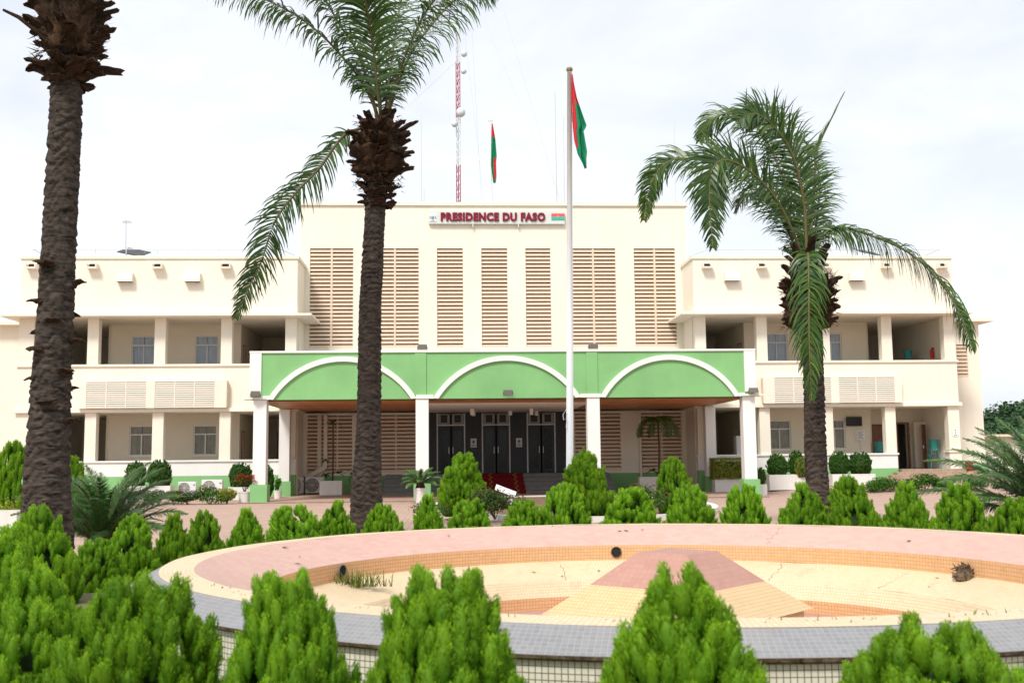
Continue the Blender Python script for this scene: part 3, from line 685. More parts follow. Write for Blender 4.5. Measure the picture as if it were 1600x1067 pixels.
THUJA = [shrub_mesh('foliage', 300+i, p, 380, .185, PLUMES, M['thuja'], .30, w) for i, (p, w) in enumerate(((cone, 1.0), (conew, .95), (spire, 1.0), (cone, 1.1), (conew, 1.05)))]
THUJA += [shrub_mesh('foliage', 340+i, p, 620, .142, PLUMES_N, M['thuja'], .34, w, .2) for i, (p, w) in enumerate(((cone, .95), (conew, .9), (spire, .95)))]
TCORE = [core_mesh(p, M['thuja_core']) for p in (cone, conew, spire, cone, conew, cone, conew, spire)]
BALL = [shrub_mesh('foliage', 320+i, ball, 420, .12, SMALLP, M['dark_leaf'], .9, 1.1, .06) for i in range(2)]
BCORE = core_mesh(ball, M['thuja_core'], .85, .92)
stem_me = MB().tube([(0, 0, -.06), (0, 0, .25)], .03, 7).mesh('stem', M['wood_stem'])

def thuja(x, y, h, w, label, group, var, z=0, name='thuja_bush', rz=None):
    """h: height of the tip above ground"""
    o = empty(name, (x, y, z), rnd.uniform(0, 6.28) if rz is None else rz); tag(o, label, 'bush', group)
    o.scale = (w*rnd.uniform(.94, 1.08), w*rnd.uniform(.94, 1.08), h); o.rotation_euler = (rnd.gauss(0, .05), rnd.gauss(0, .05), o.rotation_euler.z)
    f = link('foliage', THUJA[var], o); c = link('inner_core', TCORE[var], o); st = link('stem', stem_me, o)
    return o
def ballbush(x, y, z, h, w, label, group, var=0, name='topiary_bush', mat=None):
    o = empty(name, (x, y, z), rnd.uniform(0, 6.28)); tag(o, label, 'bush', group); o.scale = (w, w, h)
    me = BALL[var]
    if mat: me = me.copy(); me.materials.clear(); me.materials.append(mat)
    link('foliage', me, o); link('inner_core', BCORE, o); link('stem', stem_me, o); return o

def leaf_cloud(name, pts, nrm, size, mat, g, asp=.45, fl=0):
    """diamond leaves at pts, roughly facing nrm"""
    n = len(pts); d = nrm+g.normal(0, .55, (n, 3)); d /= np.linalg.norm(d, axis=1)[:, None]
    u = np.cross(d, g.normal(0, 1, (n, 3))); u /= np.linalg.norm(u, axis=1)[:, None]; v = np.cross(d, u)
    s_ = size*g.uniform(.6, 1.3, n)[:, None]
    V = np.stack([pts-u*s_*.5, pts+v*s_*asp*.5+d*s_*.06, pts+u*s_*.5, pts-v*s_*asp*.5+d*s_*.06], 1).reshape(-1, 3)
    T = (np.arange(n)[:, None]*4+np.array([[0, 1, 2, 3]]))
    C = np.repeat(np.clip(g.normal(.45, .25, n), 0, 1), 4)[:, None].repeat(3, 1)
    return np_mesh(name, V, T, mat, C)
def bush_points(g, n, rx, ry, rz_, zc, lobes=7, shell=.55):
    cs = [(g.uniform(-.55, .55)*rx, g.uniform(-.55, .55)*ry, zc+g.uniform(-.35, .4)*rz_, g.uniform(.45, .7)) for _ in range(lobes)]
    P = np.zeros((n, 3)); Nn = np.zeros((n, 3))
    for i in range(n):
        c = cs[i % lobes]; d = g.normal(0, 1, 3); d /= np.linalg.norm(d); r_ = c[3]*g.uniform(shell, 1.0)
        P[i] = (c[0]+d[0]*rx*r_, c[1]+d[1]*ry*r_, max(.01, c[2]+d[2]*rz_*r_)); Nn[i] = d+np.array([0, 0, .4])
    return P, Nn
def bush(name, label, group, loc, rx, ry, h, mat, leaf=.06, n=1400, flower=None, nf=0, fs=.05, seed=1, cat='bush', lobes=8):
    g = np.random.default_rng(seed); o = empty(name, loc); tag(o, label, cat, group)
    P, Nn = bush_points(g, n, rx, ry, h*.5, h*.5, lobes); link('foliage', leaf_cloud('foliage', P, Nn, leaf, mat, g), o)
    mb = MB()
    for k in range(7):
        a = g.uniform(0, 6.28); mb.tube([(0, 0, -.03), (math.cos(a)*rx*.25, math.sin(a)*ry*.25, h*.35), (math.cos(a)*rx*.5, math.sin(a)*ry*.5, h*.7)], [.012, .009, .004], 5)
    mb.build('stems', M['wood_stem'], o)
    if flower:
        idx = np.argsort(-(P[:, 2]+.5*np.linalg.norm(P[:, :2], axis=1)+g.normal(0, .15, n)*h))[:nf]; F = P[idx]+Nn[idx]*.02
        V, T = [], []
        for p in F:
            for k in range(5):
                a = k*1.2566+g.uniform(0, .4); i0 = len(V); q = np.array([math.cos(a), math.sin(a), .35])*fs; r2 = np.array([-math.sin(a), math.cos(a), 0])*fs*.45
                V += [tuple(p), tuple(p+q*.6+r2), tuple(p+q), tuple(p+q*.6-r2)]; T.append((i0, i0+1, i0+2, i0+3))
        fo = link('blossoms', np_mesh('blossoms', V, T, flower), o); fo['kind'] = 'stuff'
    return o

# ------------------------------------------------------------------ palms
def curve_pts(P, n):
    P = [Vector(p) for p in P]; P = [P[0]*2-P[1]]+P+[P[-1]*2-P[-2]]; segs = len(P)-3; out = []
    for i in range(n+1):
        s_ = min(i/n*segs, segs-1e-6); k = int(s_); t = s_-k; a, b, c, d = P[k:k+4]
        out.append(.5*((2*b)+(c-a)*t+(2*a-5*b+4*c-d)*t*t+(3*b-a-3*c+d)*t**3))
    return out
def frond(parent, P, leaf_len=.7, nl=70, start=.22, droop=.8, wid=.042, seed=0, mat='palm_leaf', r0=.028, side=None, fold=.35, fwd=.55, spear=0, jit=.17, flat=.3, name='frond', origin=None):
    """feather leaf: a tapering rachis and two ranks of drooping leaflets (P in world coordinates)"""
    g = random.Random(seed); N = 120; C = curve_pts(P, N); org = Vector(origin) if origin is not None else Vector(parent.location)
    V, T, Cc = [], [], []
    up0 = Vector((0, 0, 1)); G = Vector((0, 0, -1))
    nl = int(nl*1.35)
    for i in range(nl):
        f = start+(1-start)*(i+.5)/nl; k = int(f*N); p = C[k]; t = (C[min(k+1, N)]-C[max(k-1, 0)]).normalized()
        s0 = t.cross(up0)*(1-flat)+t.cross(Vector((0, -1, 0)))*flat
        if s0.length < .1: s0 = t.cross(Vector((0, -1, 0)))
        s0.normalize(); n0 = s0.cross(t).normalized()
        env = (math.sin(math.pi*min(1, (f-start)/(1-start)*.86+.12))**.7)
        for sg in (-1, 1):
            L_ = leaf_len*env*g.uniform(.82, 1.12)
            d = (s0*sg*(1-spear)+t*(fwd+.9*spear+.5*f)+n0*g.uniform(-fold, fold*1.3)*(1-spear)+Vector((g.gauss(0, jit), g.gauss(0, jit), g.gauss(0, jit)))).normalized()
            w = wid*g.uniform(.8, 1.15); dr = droop*g.uniform(.7, 1.3)*(1-spear); q = p.copy(); c0 = min(1, max(0, g.gauss(.4, .25)))
            ns = 5; i0 = len(V)
            for j in range(ns+1):
                h = j/ns; ww = w*(1-.75*h**1.6)*(1 if j < ns else .15)*(.55 if j == 0 else 1)
                wd = d.cross(n0); wd = wd.normalized() if wd.length > .05 else s0
                wd = (wd+n0*.35*sg).normalized()
                V += [tuple(q-wd*ww*.5-org), tuple(q+wd*ww*.5-org)]; Cc += [c0]*2
                q = q+d*(L_/ns); d = (d+G*dr*.34*(.5+h)).normalized()
            for j in range(ns): a = i0+2*j; T.append((a, a+1, a+3, a+2))
    me = np_mesh(name, V, T, M[mat], np.repeat(np.array(Cc)[:, None], 3, 1))
    o = link(name, me, parent)
    mb = MB(); idx = list(range(0, N+1, 5)); mb.tube([C[k]-org for k in idx], [r0*(1-.9*k/N)+.004 for k in idx], 7)
    mb.build('rachis', M['rachis'], o, smooth=True)
    return o
def palm_trunk(parent, path, radii, seed, rings_m=7.5, amp=.03):
    """path, radii from the ground up, world coordinates; overlapping leaf-scar ridges"""
    org = Vector(parent.location); N = int((path[-1][2]-path[0][2])*55); C = curve_pts(path, N); S = 60
    rr = np.interp(np.linspace(0, 1, N+1), np.linspace(0, 1, len(radii)), radii)
    V = []
    for i, p in enumerate(C):
        for k in range(S):
            a = 2*math.pi*k/S; ca, sa = math.cos(a), math.sin(a)
            n1 = noise.noise((ca*1.6+seed, sa*1.6, p.z*1.7)); n2 = noise.noise((ca*5, sa*5+seed, p.z*9)); n3 = noise.noise((ca*12+seed, sa*12, p.z*26))
            ph = p.z*rings_m+1.5*n1+.35*math.sin(3*a+seed); saw = (ph % 1.0); sc = (1-saw)**.6 if saw > .08 else saw/.08
            r_ = rr[i]+amp*1.5*(sc-.5)*(.8+.8*n1)+amp*.45*n2+amp*.35*n3
            V.append((p.x+ca*r_-org.x, p.y+sa*r_-org.y, p.z-org.z))
    T = [(i*S+k, i*S+(k+1) % S, (i+1)*S+(k+1) % S, (i+1)*S+k) for i in range(N) for k in range(S)]
    return link('trunk', np_mesh('trunk', V, T, M['trunk'], smooth=True), parent)
def boot_mesh(seed):
    g = random.Random(seed); V, T = [], []; n = 6; S = 8
    for i in range(n+1):
        t = i/n; w = .125*(1-.40*t)+.01*math.sin(i*2+seed); th = .045*(1-.35*t); z = t; yb = .10*t*t
        for k in range(S):
            a = 2*math.pi*k/S; j = g.uniform(.85, 1.15)
            V.append((w*math.cos(a)*j, yb+th*math.sin(a)*j-(.025*(abs(math.cos(a))) if math.sin(a) < 0 else 0), z+(g.uniform(-.16, .12) if i == n else 0)))
    for i in range(n):
        for k in range(S): T.append((i*S+k, i*S+(k+1) % S, (i+1)*S+(k+1) % S, (i+1)*S+k))
    mb = MB(); mb.add(V, T+[tuple(n*S+k for k in range(S))]); return mb.mesh('leaf_base', M['boot'], False)
BOOTS = [boot_mesh(i) for i in range(4)]
def boots(parent, base, z0, z1, r0, r1, n, L0, L1, tilt0, tilt1, seed):
    """cut leaf bases spiralling round the crown; base=(x,y) world, local y of a boot points outward"""
    g = random.Random(seed); org = Vector(parent.location)
    for i in range(n):
        t = (i+.5)/n; a = i*2.4+g.uniform(-.25, .25); r_ = r0+(r1-r0)*t; L_ = (L0+(L1-L0)*t)*g.uniform(.75, 1.3); tl = (tilt0+(tilt1-tilt0)*t)+g.gauss(0, .13)
        p = Vector((base[0]+math.cos(a)*r_, base[1]+math.sin(a)*r_, z0+(z1-z0)*t+g.uniform(-.05, .05)))-org
        o = link('leaf_base', BOOTS[i % 4], parent)
        o.matrix_local = Matrix.Translation(p) @ Matrix.Rotation(a-math.pi/2, 4, 'Z') @ Matrix.Rotation(-tl, 4, 'X') @ Matrix.Rotation(g.gauss(0, .2), 4, 'Z') @ Matrix.Diagonal((g.uniform(.8, 1.25), g.uniform(.9, 1.3), L_, 1))
def crown_core(parent, base, z0, z1, r_, seed):
    org = Vector(parent.location); V, T = [], []; n, S = 22, 26
    for i in range(n+1):
        t = i/n; q = r_*(.55+.45*math.sin(math.pi*min(1, .15+t*.8)))*(1 if 0 < i < n else .3)
        for k in range(S):
            a = 2*math.pi*k/S; e = q*(1+.38*noise.noise((math.cos(a)*2.2+seed, math.sin(a)*2.2, t*6))+.22*noise.noise((math.cos(a)*7+seed, math.sin(a)*7, t*17)))
            V.append((base[0]+e*math.cos(a)-org.x, base[1]+e*math.sin(a)-org.y, z0+(z1-z0)*t-org.z))
    for i in range(n):
        for k in range(S): T.append((i*S+k, i*S+(k+1) % S, (i+1)*S+(k+1) % S, (i+1)*S+k))
    return link('crown_fibre', np_mesh('crown_fibre', V, T, M['boot']), parent)
def fibre(parent, base, z0, z1, r, n, seed):
    g = random.Random(seed); org = Vector(parent.location); V, T = [], []
    for i in range(n):
        a = g.uniform(0, 6.28); z = g.uniform(z0, z1); p = Vector((base[0]+math.cos(a)*r*g.uniform(.7, 1), base[1]+math.sin(a)*r*g.uniform(.7, 1), z))-org
        d = Vector((math.cos(a)*g.uniform(.3, 1), math.sin(a)*g.uniform(.3, 1), g.uniform(-.8, .7))).normalized(); L_ = g.uniform(.05, .17); s_ = d.cross(Vector((g.gauss(0, 1), g.gauss(0, 1), g.gauss(0, 1)))).normalized()*g.uniform(.004, .014)
        i0 = len(V); V += [tuple(p-s_), tuple(p+s_), tuple(p+d*L_)]; T.append((i0, i0+1, i0+2))
    o = link('fibres', np_mesh('fibres', V, T, M['boot']), parent); o['kind'] = 'stuff'

def A(pts, Ys): return [at(u, v, Y) for (u, v), Y in zip(pts, Ys)]
# centre palm
pc = empty('palm_tree', (-1.55, 20, 0)); tag(pc, 'tall palm with bushy crown and one hanging frond, left of the sign', 'palm', 'palms of the forecourt')
palm_trunk(pc, [(-1.55,20,-.1),(-1.56,20,1.0),(-1.54,20,1.6),(-1.52,20,2.4),(-1.51,20,4.1),(-1.47,20,5.05),(-1.42,20,6.1),(-1.37,20,6.8),(-1.33,20,7.7)], [.33,.27,.235,.21,.198,.19,.18,.2,.18], 3, 8, .026)
cb = (-1.37, 20)
boots(pc, cb, 6.15, 6.8, .19, .24, 26, .12, .22, .3, .5, 5)
boots(pc, cb, 6.85, 7.55, .30, .30, 46, .30, .40, 1.0, .6, 6)
boots(pc, cb, 7.4, 7.7, .20, .10, 12, .32, .4, .6, .3, 8)
crown_core(pc, cb, 6.75, 7.85, .46, 1); fibre(pc, cb, 6.5, 7.9, .46, 700, 4)
hz = lambda u, v, Y=20: at(u, v, Y)
CF = [
 ([(590,190),(582,160),(556,115),(500,53),(440,12),(370,-15),(290,-22)], [20,19.9,19.8,19.6,19.4,19.3,19.2], dict(leaf_len=.85, droop=2.2, nl=80, jit=.16)),
 ([(592,190),(584,160),(560,85),(531,40),(505,-2),(455,-45),(390,-60)], [20,20,19.9,19.7,19.5,19.2,19], dict(leaf_len=.75, droop=1.6, nl=72, jit=.16)),
 ([(596,190),(592,160),(581,62),(570,0),(552,-60),(520,-110)], [20,19.8,19.5,19.1,18.7,18.2], dict(leaf_len=.95, droop=1.1, nl=90, flat=.6)),
 ([(596,190),(594,150),(592,60),(594,-10),(600,-80),(610,-120)], [20,20.2,20.4,20.8,21.3,21.9], dict(leaf_len=.85, droop=.9, nl=90, start=.12)),
 ([(600,190),(604,160),(612,94),(625,10),(640,-60),(670,-110)], [20,20.1,20.3,20.6,21,21.5], dict(leaf_len=.8, droop=.9, nl=80)),
 ([(602,190),(607,165),(631,94),(659,31),(685,-5),(725,-30),(770,-25)], [20,19.9,19.8,19.5,19.2,19,18.8], dict(leaf_len=.8, droop=1.9, nl=76, jit=.16)),
 ([(604,190),(611,165),(640,88),(678,35),(712,0),(745,-16),(775,-6)], [20,20.1,20.3,20.6,20.9,21.1,21.2], dict(leaf_len=.85, droop=2.2, nl=80, jit=.16)),
 ([(566,200),(535,214),(500,262),(462,302),(430,345),(409,407),(388,450),(368,498)], [19.9,19.8,19.6,19.5,19.4,19.3,19.25,19.2], dict(leaf_len=.62, droop=.9, nl=85, start=.10, fold=.4, flat=.75, jit=.16, wid=.036)),
]
for i, (p, y, k) in enumerate(CF): frond(pc, A(p, y), seed=20+i, **k)
# left palm
pl = empty('palm_tree', (-5.36, 15, 0)); tag(pl, 'thick dark palm trunk at the left edge, crown cut off above', 'palm', 'palms of the forecourt')
palm_trunk(pl, [(-5.36,15,-.1),(-5.39,15,.6),(-5.42,15,1.2),(-5.42,15,2.2),(-5.39,15,3.45),(-5.36,15,5.2),(-5.34,15,6.76),(-5.31,15,7.4),(-5.28,15,8.2)], [.33,.32,.29,.255,.225,.212,.203,.2,.2], 9, 6.5, .03)
cb = (-5.30, 15)
boots(pl, (-5.33, 15), 6.65, 7.0, .18, .22, 18, .14, .42, .5, 1.25, 15)
boots(pl, cb, 7.05, 8.3, .20, .34, 52, .30, .5, .75, .5, 16)
crown_core(pl, cb, 7.1, 8.5, .42, 2); boots(pl, (-5.39, 15), 2.0, 4.2, .22, .20, 16, .07, .13, .55, .75, 19); fibre(pl, cb, 6.95, 8.2, .46, 700, 14)
for i in range(9):
    a = i*.7+.3; c, s_ = math.cos(a), math.sin(a); b = Vector((-5.3, 15, 8.1)); e = 1+.15*math.sin(i*3)
    frond(pl, [b, b+Vector((c*.35, s_*.35, .9)), b+Vector((c*1.1, s_*1.1, 2.2)), b+Vector((c*2.2, s_*2.2, 3.2*e)), b+Vector((c*3.3, s_*3.3, 3.4*e))], .7, 60, .25, .6, seed=60+i)
# a dry petiole sticking out on the left
q = MB(); org = pl.location; pts = A([(75,62),(55,48),(30,28),(5,16)], [14.8,14.75,14.7,14.7]); q.tube([p-org for p in pts], [.045,.032,.03,.018], 7); q.build('dry_petiole', M['boot'], pl, smooth=True)
# right palm
pr = empty('palm_tree', (6.74, 20, 0)); tag(pr, 'short leaning palm with fronds drooping over the right wing', 'palm', 'palms of the forecourt')
palm_trunk(pr, [(6.75,20,-.1),(6.75,20,.8),(6.73,20,1.64),(6.75,20,2.7),(6.75,20,3.8),(6.74,20,4.6),(6.72,20,5.1)], [.24,.205,.19,.182,.185,.2,.15], 5, 8.5, .026)
cb = (6.72, 20)
boots(pr, cb, 3.9, 4.7, .28, .33, 50, .20, .24, .7, .5, 25); boots(pr, cb, 4.6, 5.15, .22, .10, 16, .4, .5, .5, .2, 26); crown_core(pr, cb, 3.85, 4.85, .44, 3); fibre(pr, cb, 3.9, 4.9, .5, 600, 24)
RF = [
 ([(1262,425),(1262,398),(1263,402),(1264,440),(1264,500),(1265,555),(1268,625)], [20,19.8,19.4,19.1,18.95,18.9,18.9], dict(leaf_len=.62, droop=1.5, nl=80, start=.12, fwd=.55, fold=.55, flat=.0, jit=.24, wid=.036)),
 ([(1268,425),(1276,392),(1290,364),(1312,356),(1360,368),(1420,395),(1468,440),(1500,490),(1520,548)], [20,20,20,20,19.9,19.8,19.7,19.6,19.5], dict(leaf_len=.88, droop=2.6, nl=120, start=.2, jit=.18)),
 ([(1264,425),(1266,380),(1272,300),(1276,240),(1296,192),(1318,147)], [20,20,20,20,20,20], dict(leaf_len=.5, droop=.2, nl=40, start=.4, spear=.94, fwd=1.0, jit=.02, wid=.02)),
 ([(1262,425),(1260,385),(1255,310),(1237,240),(1208,198),(1180,178),(1150,190)], [20,20,19.9,19.7,19.4,19.2,19.0], dict(leaf_len=.80, droop=.75, flat=.7, nl=110, start=.12, fold=.5, r0=.04)),
 ([(1260,425),(1250,380),(1228,290),(1190,208),(1150,180),(1115,185),(1093,222)], [20,20.1,20.4,20.7,20.9,21,21.1], dict(flat=.5, leaf_len=.68, droop=1.1, nl=90)),
 ([(1258,425),(1250,390),(1225,340),(1170,285),(1105,253),(1050,250),(1018,285),(1006,345)], [20,20.1,20.3,20.6,20.8,21,21.1,21.2], dict(leaf_len=.66, droop=1.0, nl=105, flat=.6)),
 ([(1258,425),(1246,380),(1215,315),(1172,268),(1130,250),(1111,272),(1109,320),(1114,388)], [20,19.9,19.6,19.2,18.9,18.75,18.7,18.7], dict(leaf_len=.72, droop=.7, nl=105, flat=.8)),
 ([(1258,425),(1246,395),(1222,345),(1192,310),(1168,305),(1150,330)], [20,20.1,20.4,20.8,21.2,21.5], dict(leaf_len=.6, droop=1.0, nl=70)),
 ([(1264,425),(1262,385),(1262,310),(1250,240),(1225,195),(1195,165),(1165,170)], [20,20.3,20.7,21.1,21.5,21.9,22.2], dict(leaf_len=.75, droop=.9, nl=95, start=.12)),
 ([(1264,425),(1270,385),(1278,330),(1280,280),(1270,240),(1250,215)], [20,20.3,20.6,20.9,21.3,21.7], dict(leaf_len=.55, droop=.7, nl=70, start=.15)),
]
for i, (p, y, k) in enumerate(RF): frond(pr, A(p, y), seed=40+i, **k)

# cycads
def cycad(loc, label, n, L_, seed, lean=None, tilt=(.25, 1.25), leaf=.17, name='cycad', nl=70, wid=.016, curl=.14):
    o = empty(name, loc); tag(o, label, 'cycad', 'cycads and palms in the garden'); g = random.Random(seed); b = Vector(loc)
    mb = MB(); mb.lathe([(.0, -.05), (.16, -.05), (.17, .12), (.13, .3), (.0, .34)], 12); mb.build('stem', M['boot'], o)
    for i in range(n):
        a = i*2.4+g.uniform(-.2, .2); tl = tilt[0]+(tilt[1]-tilt[0])*(i+.5)/n; LL = L_*g.uniform(.85, 1.1); c, s_ = math.cos(a), math.sin(a)
        P = [b+Vector((c*.05, s_*.05, .28))]; ang = tl; p = P[0].copy()
        for k in range(5):
            p = p+Vector((c*math.sin(ang), s_*math.sin(ang), math.cos(ang)))*LL/5; ang += curl+.05*k; P.append(p)
        frond(o, P, leaf, nl, .12, .35, wid, seed*50+i, 'cycad_leaf', .010, fold=.25, fwd=.75, jit=.09)
    return o
cycad((-5.25, 16.9, 0), 'large feathery cycad spreading beside the thick left palm trunk', 46, 1.38, 3, tilt=(.06, 1.15), leaf=.20, curl=.13)
c = at(1640, 800, 19); cycad((c.x, c.y, .1), 'large dark cycad spreading in from the right edge', 52, 2.25, 4, tilt=(.06, 1.3), leaf=.25, curl=.11, nl=105, wid=.026)

# ------------------------------------------------------------------ the fountain
fc = Vector((FC[0], FC[1], 0))
fo = empty('fountain_basin', fc); tag(fo, 'dry round tiled fountain basin with pink sloping rim behind the front bushes', 'fountain')
def ring_part(name, r0, z0, r1, z1, mat, n=160, parent=fo, wob=.0):
    V, Fc, UV = [], [], []; L_ = math.hypot(r1-r0, z1-z0); rm = (r0+r1)/2
    sub = max(1, int(L_/.2))
    for j in range(sub+1):
        t = j/sub
        for k in range(n+1):
            a = 2*math.pi*k/n; r_ = r0+(r1-r0)*t; V.append((r_*math.cos(a), r_*math.sin(a), z0+(z1-z0)*t+wob*noise.noise((math.cos(a)*6, math.sin(a)*6, r_*3)))); UV.append((a*rm, t*L_))
    for j in range(sub):
        for k in range(n): q = j*(n+1)+k; Fc.append((q, q+1, q+n+2, q+n+1))
    mb = MB(); mb.add(V, Fc); me = mb.mesh(name, mat, True); uv = me.uv_layers.new(name='UVMap')
    for l in me.loops: uv.data[l.index].uv = UV[l.vertex_index]
    return link(name, me, parent)
ring_part('outer_wall', 4.02, -.1, 4.02, .615, M['f_wall'])
ring_part('rim_lip', 4.02, .615, 4.055, .63, M['dry']); ring_part('rim_edge', 4.055, .63, 4.06, .647, M['dry'])
ring_part('outer_slope', 4.06, .647, 3.86, .75, M['f_grey'], wob=.008)
ring_part('crest', 3.86, .75, 3.62, .754, M['f_yellow'], wob=.004)
ring_part('inner_slope', 3.62, .754, 3.15, .562, M['f_pink'])
ring_part('basin_wall', 3.15, .562, 3.15, .405, M['f_orange'])
ring_part('basin_floor', 3.15, .405, 2.70, .25, M['f_yellow'], wob=.006)
ring_part('basin_step', 2.70, .25, 2.62, .10, M['f_yellow']); ring_part('pit_wall', 2.62, .10, 2.62, -.02, M['f_orange'])
ring_part('pit_floor', 2.62, -.02, .05, -.02, M['f_red'])
# central stepped pyramid, corner towards the viewer
def pyr(name, h0, z0, h1, z1, mat, cap=False):
    mb = MB(); V = []; UV = []; Fc = []
    for k in range(4):
        a0, a1 = k*math.pi/2+.03, (k+1)*math.pi/2+.03; i0 = len(V); L_ = math.hypot((h0-h1)*.707, z1-z0)
        V += [(h0*math.cos(a0), h0*math.sin(a0), z0), (h0*math.cos(a1), h0*math.sin(a1), z0), (h1*math.cos(a1), h1*math.sin(a1), z1), (h1*math.cos(a0), h1*math.sin(a0), z1)]
        w0, w1 = h0*1.414, h1*1.414; UV += [(-w0/2, 0), (w0/2, 0), (w1/2, L_), (-w1/2, L_)]; Fc.append((i0, i0+1, i0+2, i0+3))
    if cap:
        i0 = len(V); V += [(h1*math.cos(k*math.pi/2+.03), h1*math.sin(k*math.pi/2+.03), z1) for k in range(4)]; UV += [(v[0], v[1]) for v in V[i0:]]; Fc.append((i0, i0+1, i0+2, i0+3))
    mb.add(V, Fc); me = mb.mesh(name, mat); uv = me.uv_layers.new(name='UVMap')
    for l in me.loops: uv.data[l.index].uv = UV[l.vertex_index]
    return link(name, me, fo, (.09, 0, 0))
pyr('pyramid_skirt', 1.02, -.019, 1.02, .29, M['f_gold']); pyr('pyramid_base', 1.10, .288, .71, .51, M['f_gold']); pyr('pyramid_top', .71, .51, .32, .757, M['f_red'], True)
# drain pipes in the basin wall
for u, v in ((534, 893), (963, 866)):
    d = ray(u, v); best = min((k*.001 for k in range(3000, 14000)), key=lambda t: abs(math.hypot(d.x*t-fc.x, d.y*t-fc.y)-3.145) if d.y*t > fc.y else 9)
    p = Vector((0, 0, EYE))+d*best; n_ = Vector((fc.x-p.x, fc.y-p.y, 0)).normalized(); p.z = .49
    mb = MB(); pts = [p-fc-n_*.25, p-fc+n_*.012]; mb.tube(pts, .058, 18, cap=False); mb.tube(pts, .05, 18, cap=False)
    o = mb.build('drain_pipe', M['dark_metal'], fo, smooth=True)
    q = MB(); q.tube([p-fc-n_*.02, p-fc+n_*.004], .051, 18); q.build('pipe_shade_disc', M['void'], o)  # closed dark disc, painted as the shade inside the pipe
# cracks and joints in the tiled floor as thin dark grout seams standing open
def seam(a0, r0, r1, zf, seed, w=.006):
    g = random.Random(seed); mb = MB(); pts = []
    for i in range(15):
        t = i/14; r_ = r0+(r1-r0)*t; a = a0+g.gauss(0, .006)+.02*t; pts.append((r_*math.cos(a), r_*math.sin(a), zf(r_)))
    mb.tube(pts, w*.5, 4); return mb.build('crack', M['dry'], fo)
fz = lambda r_: .25+(r_-2.7)*.345-.001
for i, a in enumerate((.55, .98, 1.75, 2.3)): seam(a, 3.12, 2.72, fz, i, .005)
iz = lambda r_: .562+(r_-3.15)*.4085+.001
for i, a in enumerate((1.02,)): seam(a, 3.60, 3.18, iz, 30+i, .002)

def grass_tuft(name, label, pts, h, g, mat='grass', dens=1, w=.004, group=None, kind=None):
    V, T, C = [], [], []
    for (x, y, z) in pts:
        a = g.uniform(0, 6.28); L_ = h*g.uniform(.5, 1.25); le = g.uniform(.1, .9); d = Vector((math.cos(a)*le, math.sin(a)*le, 1)).normalized(); s_ = Vector((-math.sin(a), math.cos(a), 0))*w; c0 = g.uniform(0, 1)
        i0 = len(V); p = Vector((x, y, z)); m_ = p+d*L_*.55; e = m_+Vector((d.x*1.6, d.y*1.6, d.z*.5)).normalized()*L_*.5
        V += [tuple(p-s_), tuple(p+s_), tuple(m_+s_*.8), tuple(m_-s_*.8), tuple(e)]; C += [c0]*5; T += [(i0, i0+1, i0+2), (i0, i0+2, i0+3), (i0+3, i0+2, i0+4)]
    o = link(name, np_mesh(name, V, T, M[mat], np.repeat(np.array(C)[:, None], 3, 1))); tag(o, label, 'grass', group, kind); return o
g = random.Random(5)
p0 = at(546, 905, 10.6); bb = Vector((fc.x+3.05*math.cos(2.36), fc.y+3.05*math.sin(2.36), .42))
d = ray(556, 906); t = min((k*.002 for k in range(2000, 7000)), key=lambda t: abs(math.hypot(d.x*t-fc.x, d.y*t-fc.y)-3.0) if d.y*t > fc.y else 9); bb = Vector((d.x*t, d.y*t, .36))
grass_tuft('grass_tuft', 'grass tuft growing beside the left drain hole of the fountain', [(bb.x+g.gauss(0, .13), bb.y+g.gauss(0, .03),   .35) for _ in range(170)], .19, g, w=.005)
cp = []
for _ in range(700):
    a = g.uniform(math.pi*1.1, math.pi*1.9) if g.random() < .6 else g.uniform(.35, .9)
    if noise.noise((a*9, 0, 3)) < -.05: continue
    r_ = (3.7 if a > 3 else 3.9)+g.gauss(0, .03); cp.append((fc.x+r_*math.cos(a), fc.y+r_*math.sin(a), .74))
grass_tuft('rim_weeds', 'sparse weeds sprouting along the fountain crest', cp, .035, g, kind='stuff')
cp = []
for _ in range(16000):
    a = g.uniform(0, 6.28); r_ = g.uniform(4.12, 6.6)
    cp.append((fc.x+r_*math.cos(a), fc.y+r_*math.sin(a), 0.0))
grass_tuft('grass', 'thin grass between the hedge bushes round the fountain', cp, .13, g, w=.005, kind='stuff')
# raised grassy verge behind the rim
V, Fc = [], []; nn = 96
for j, (r_, z) in enumerate(((4.03, .36), (4.6, .40), (5.4, .38), (6.3, .20), (6.9, -.02))):
    for k in range(nn):
        a = 2*math.pi*k/nn; V.append((fc.x+r_*math.cos(a), fc.y+r_*math.sin(a), z+.02*noise.noise((r_*math.cos(a)*2, r_*math.sin(a)*2, j))))
for j in range(4):
    for k in range(nn): Fc.append((j*nn+k, j*nn+(k+1) % nn, (j+1)*nn+(k+1) % nn, (j+1)*nn+k))
mb = MB(); mb.add(V, Fc); o = mb.build('garden_mound', bpy.data.materials['earth_and_grass'], smooth=True); o['kind'] = 'structure'
cp = []
for _ in range(9000):
    a = g.uniform(.2, 2.9); r_ = g.uniform(4.12, 6.2); cp.append((fc.x+r_*math.cos(a), fc.y+r_*math.sin(a), .36 if r_ < 5.4 else .2))
grass_tuft('verge_grass', 'rough grass on the mound behind the fountain rim', cp, .14, g, w=.006, kind='stuff')
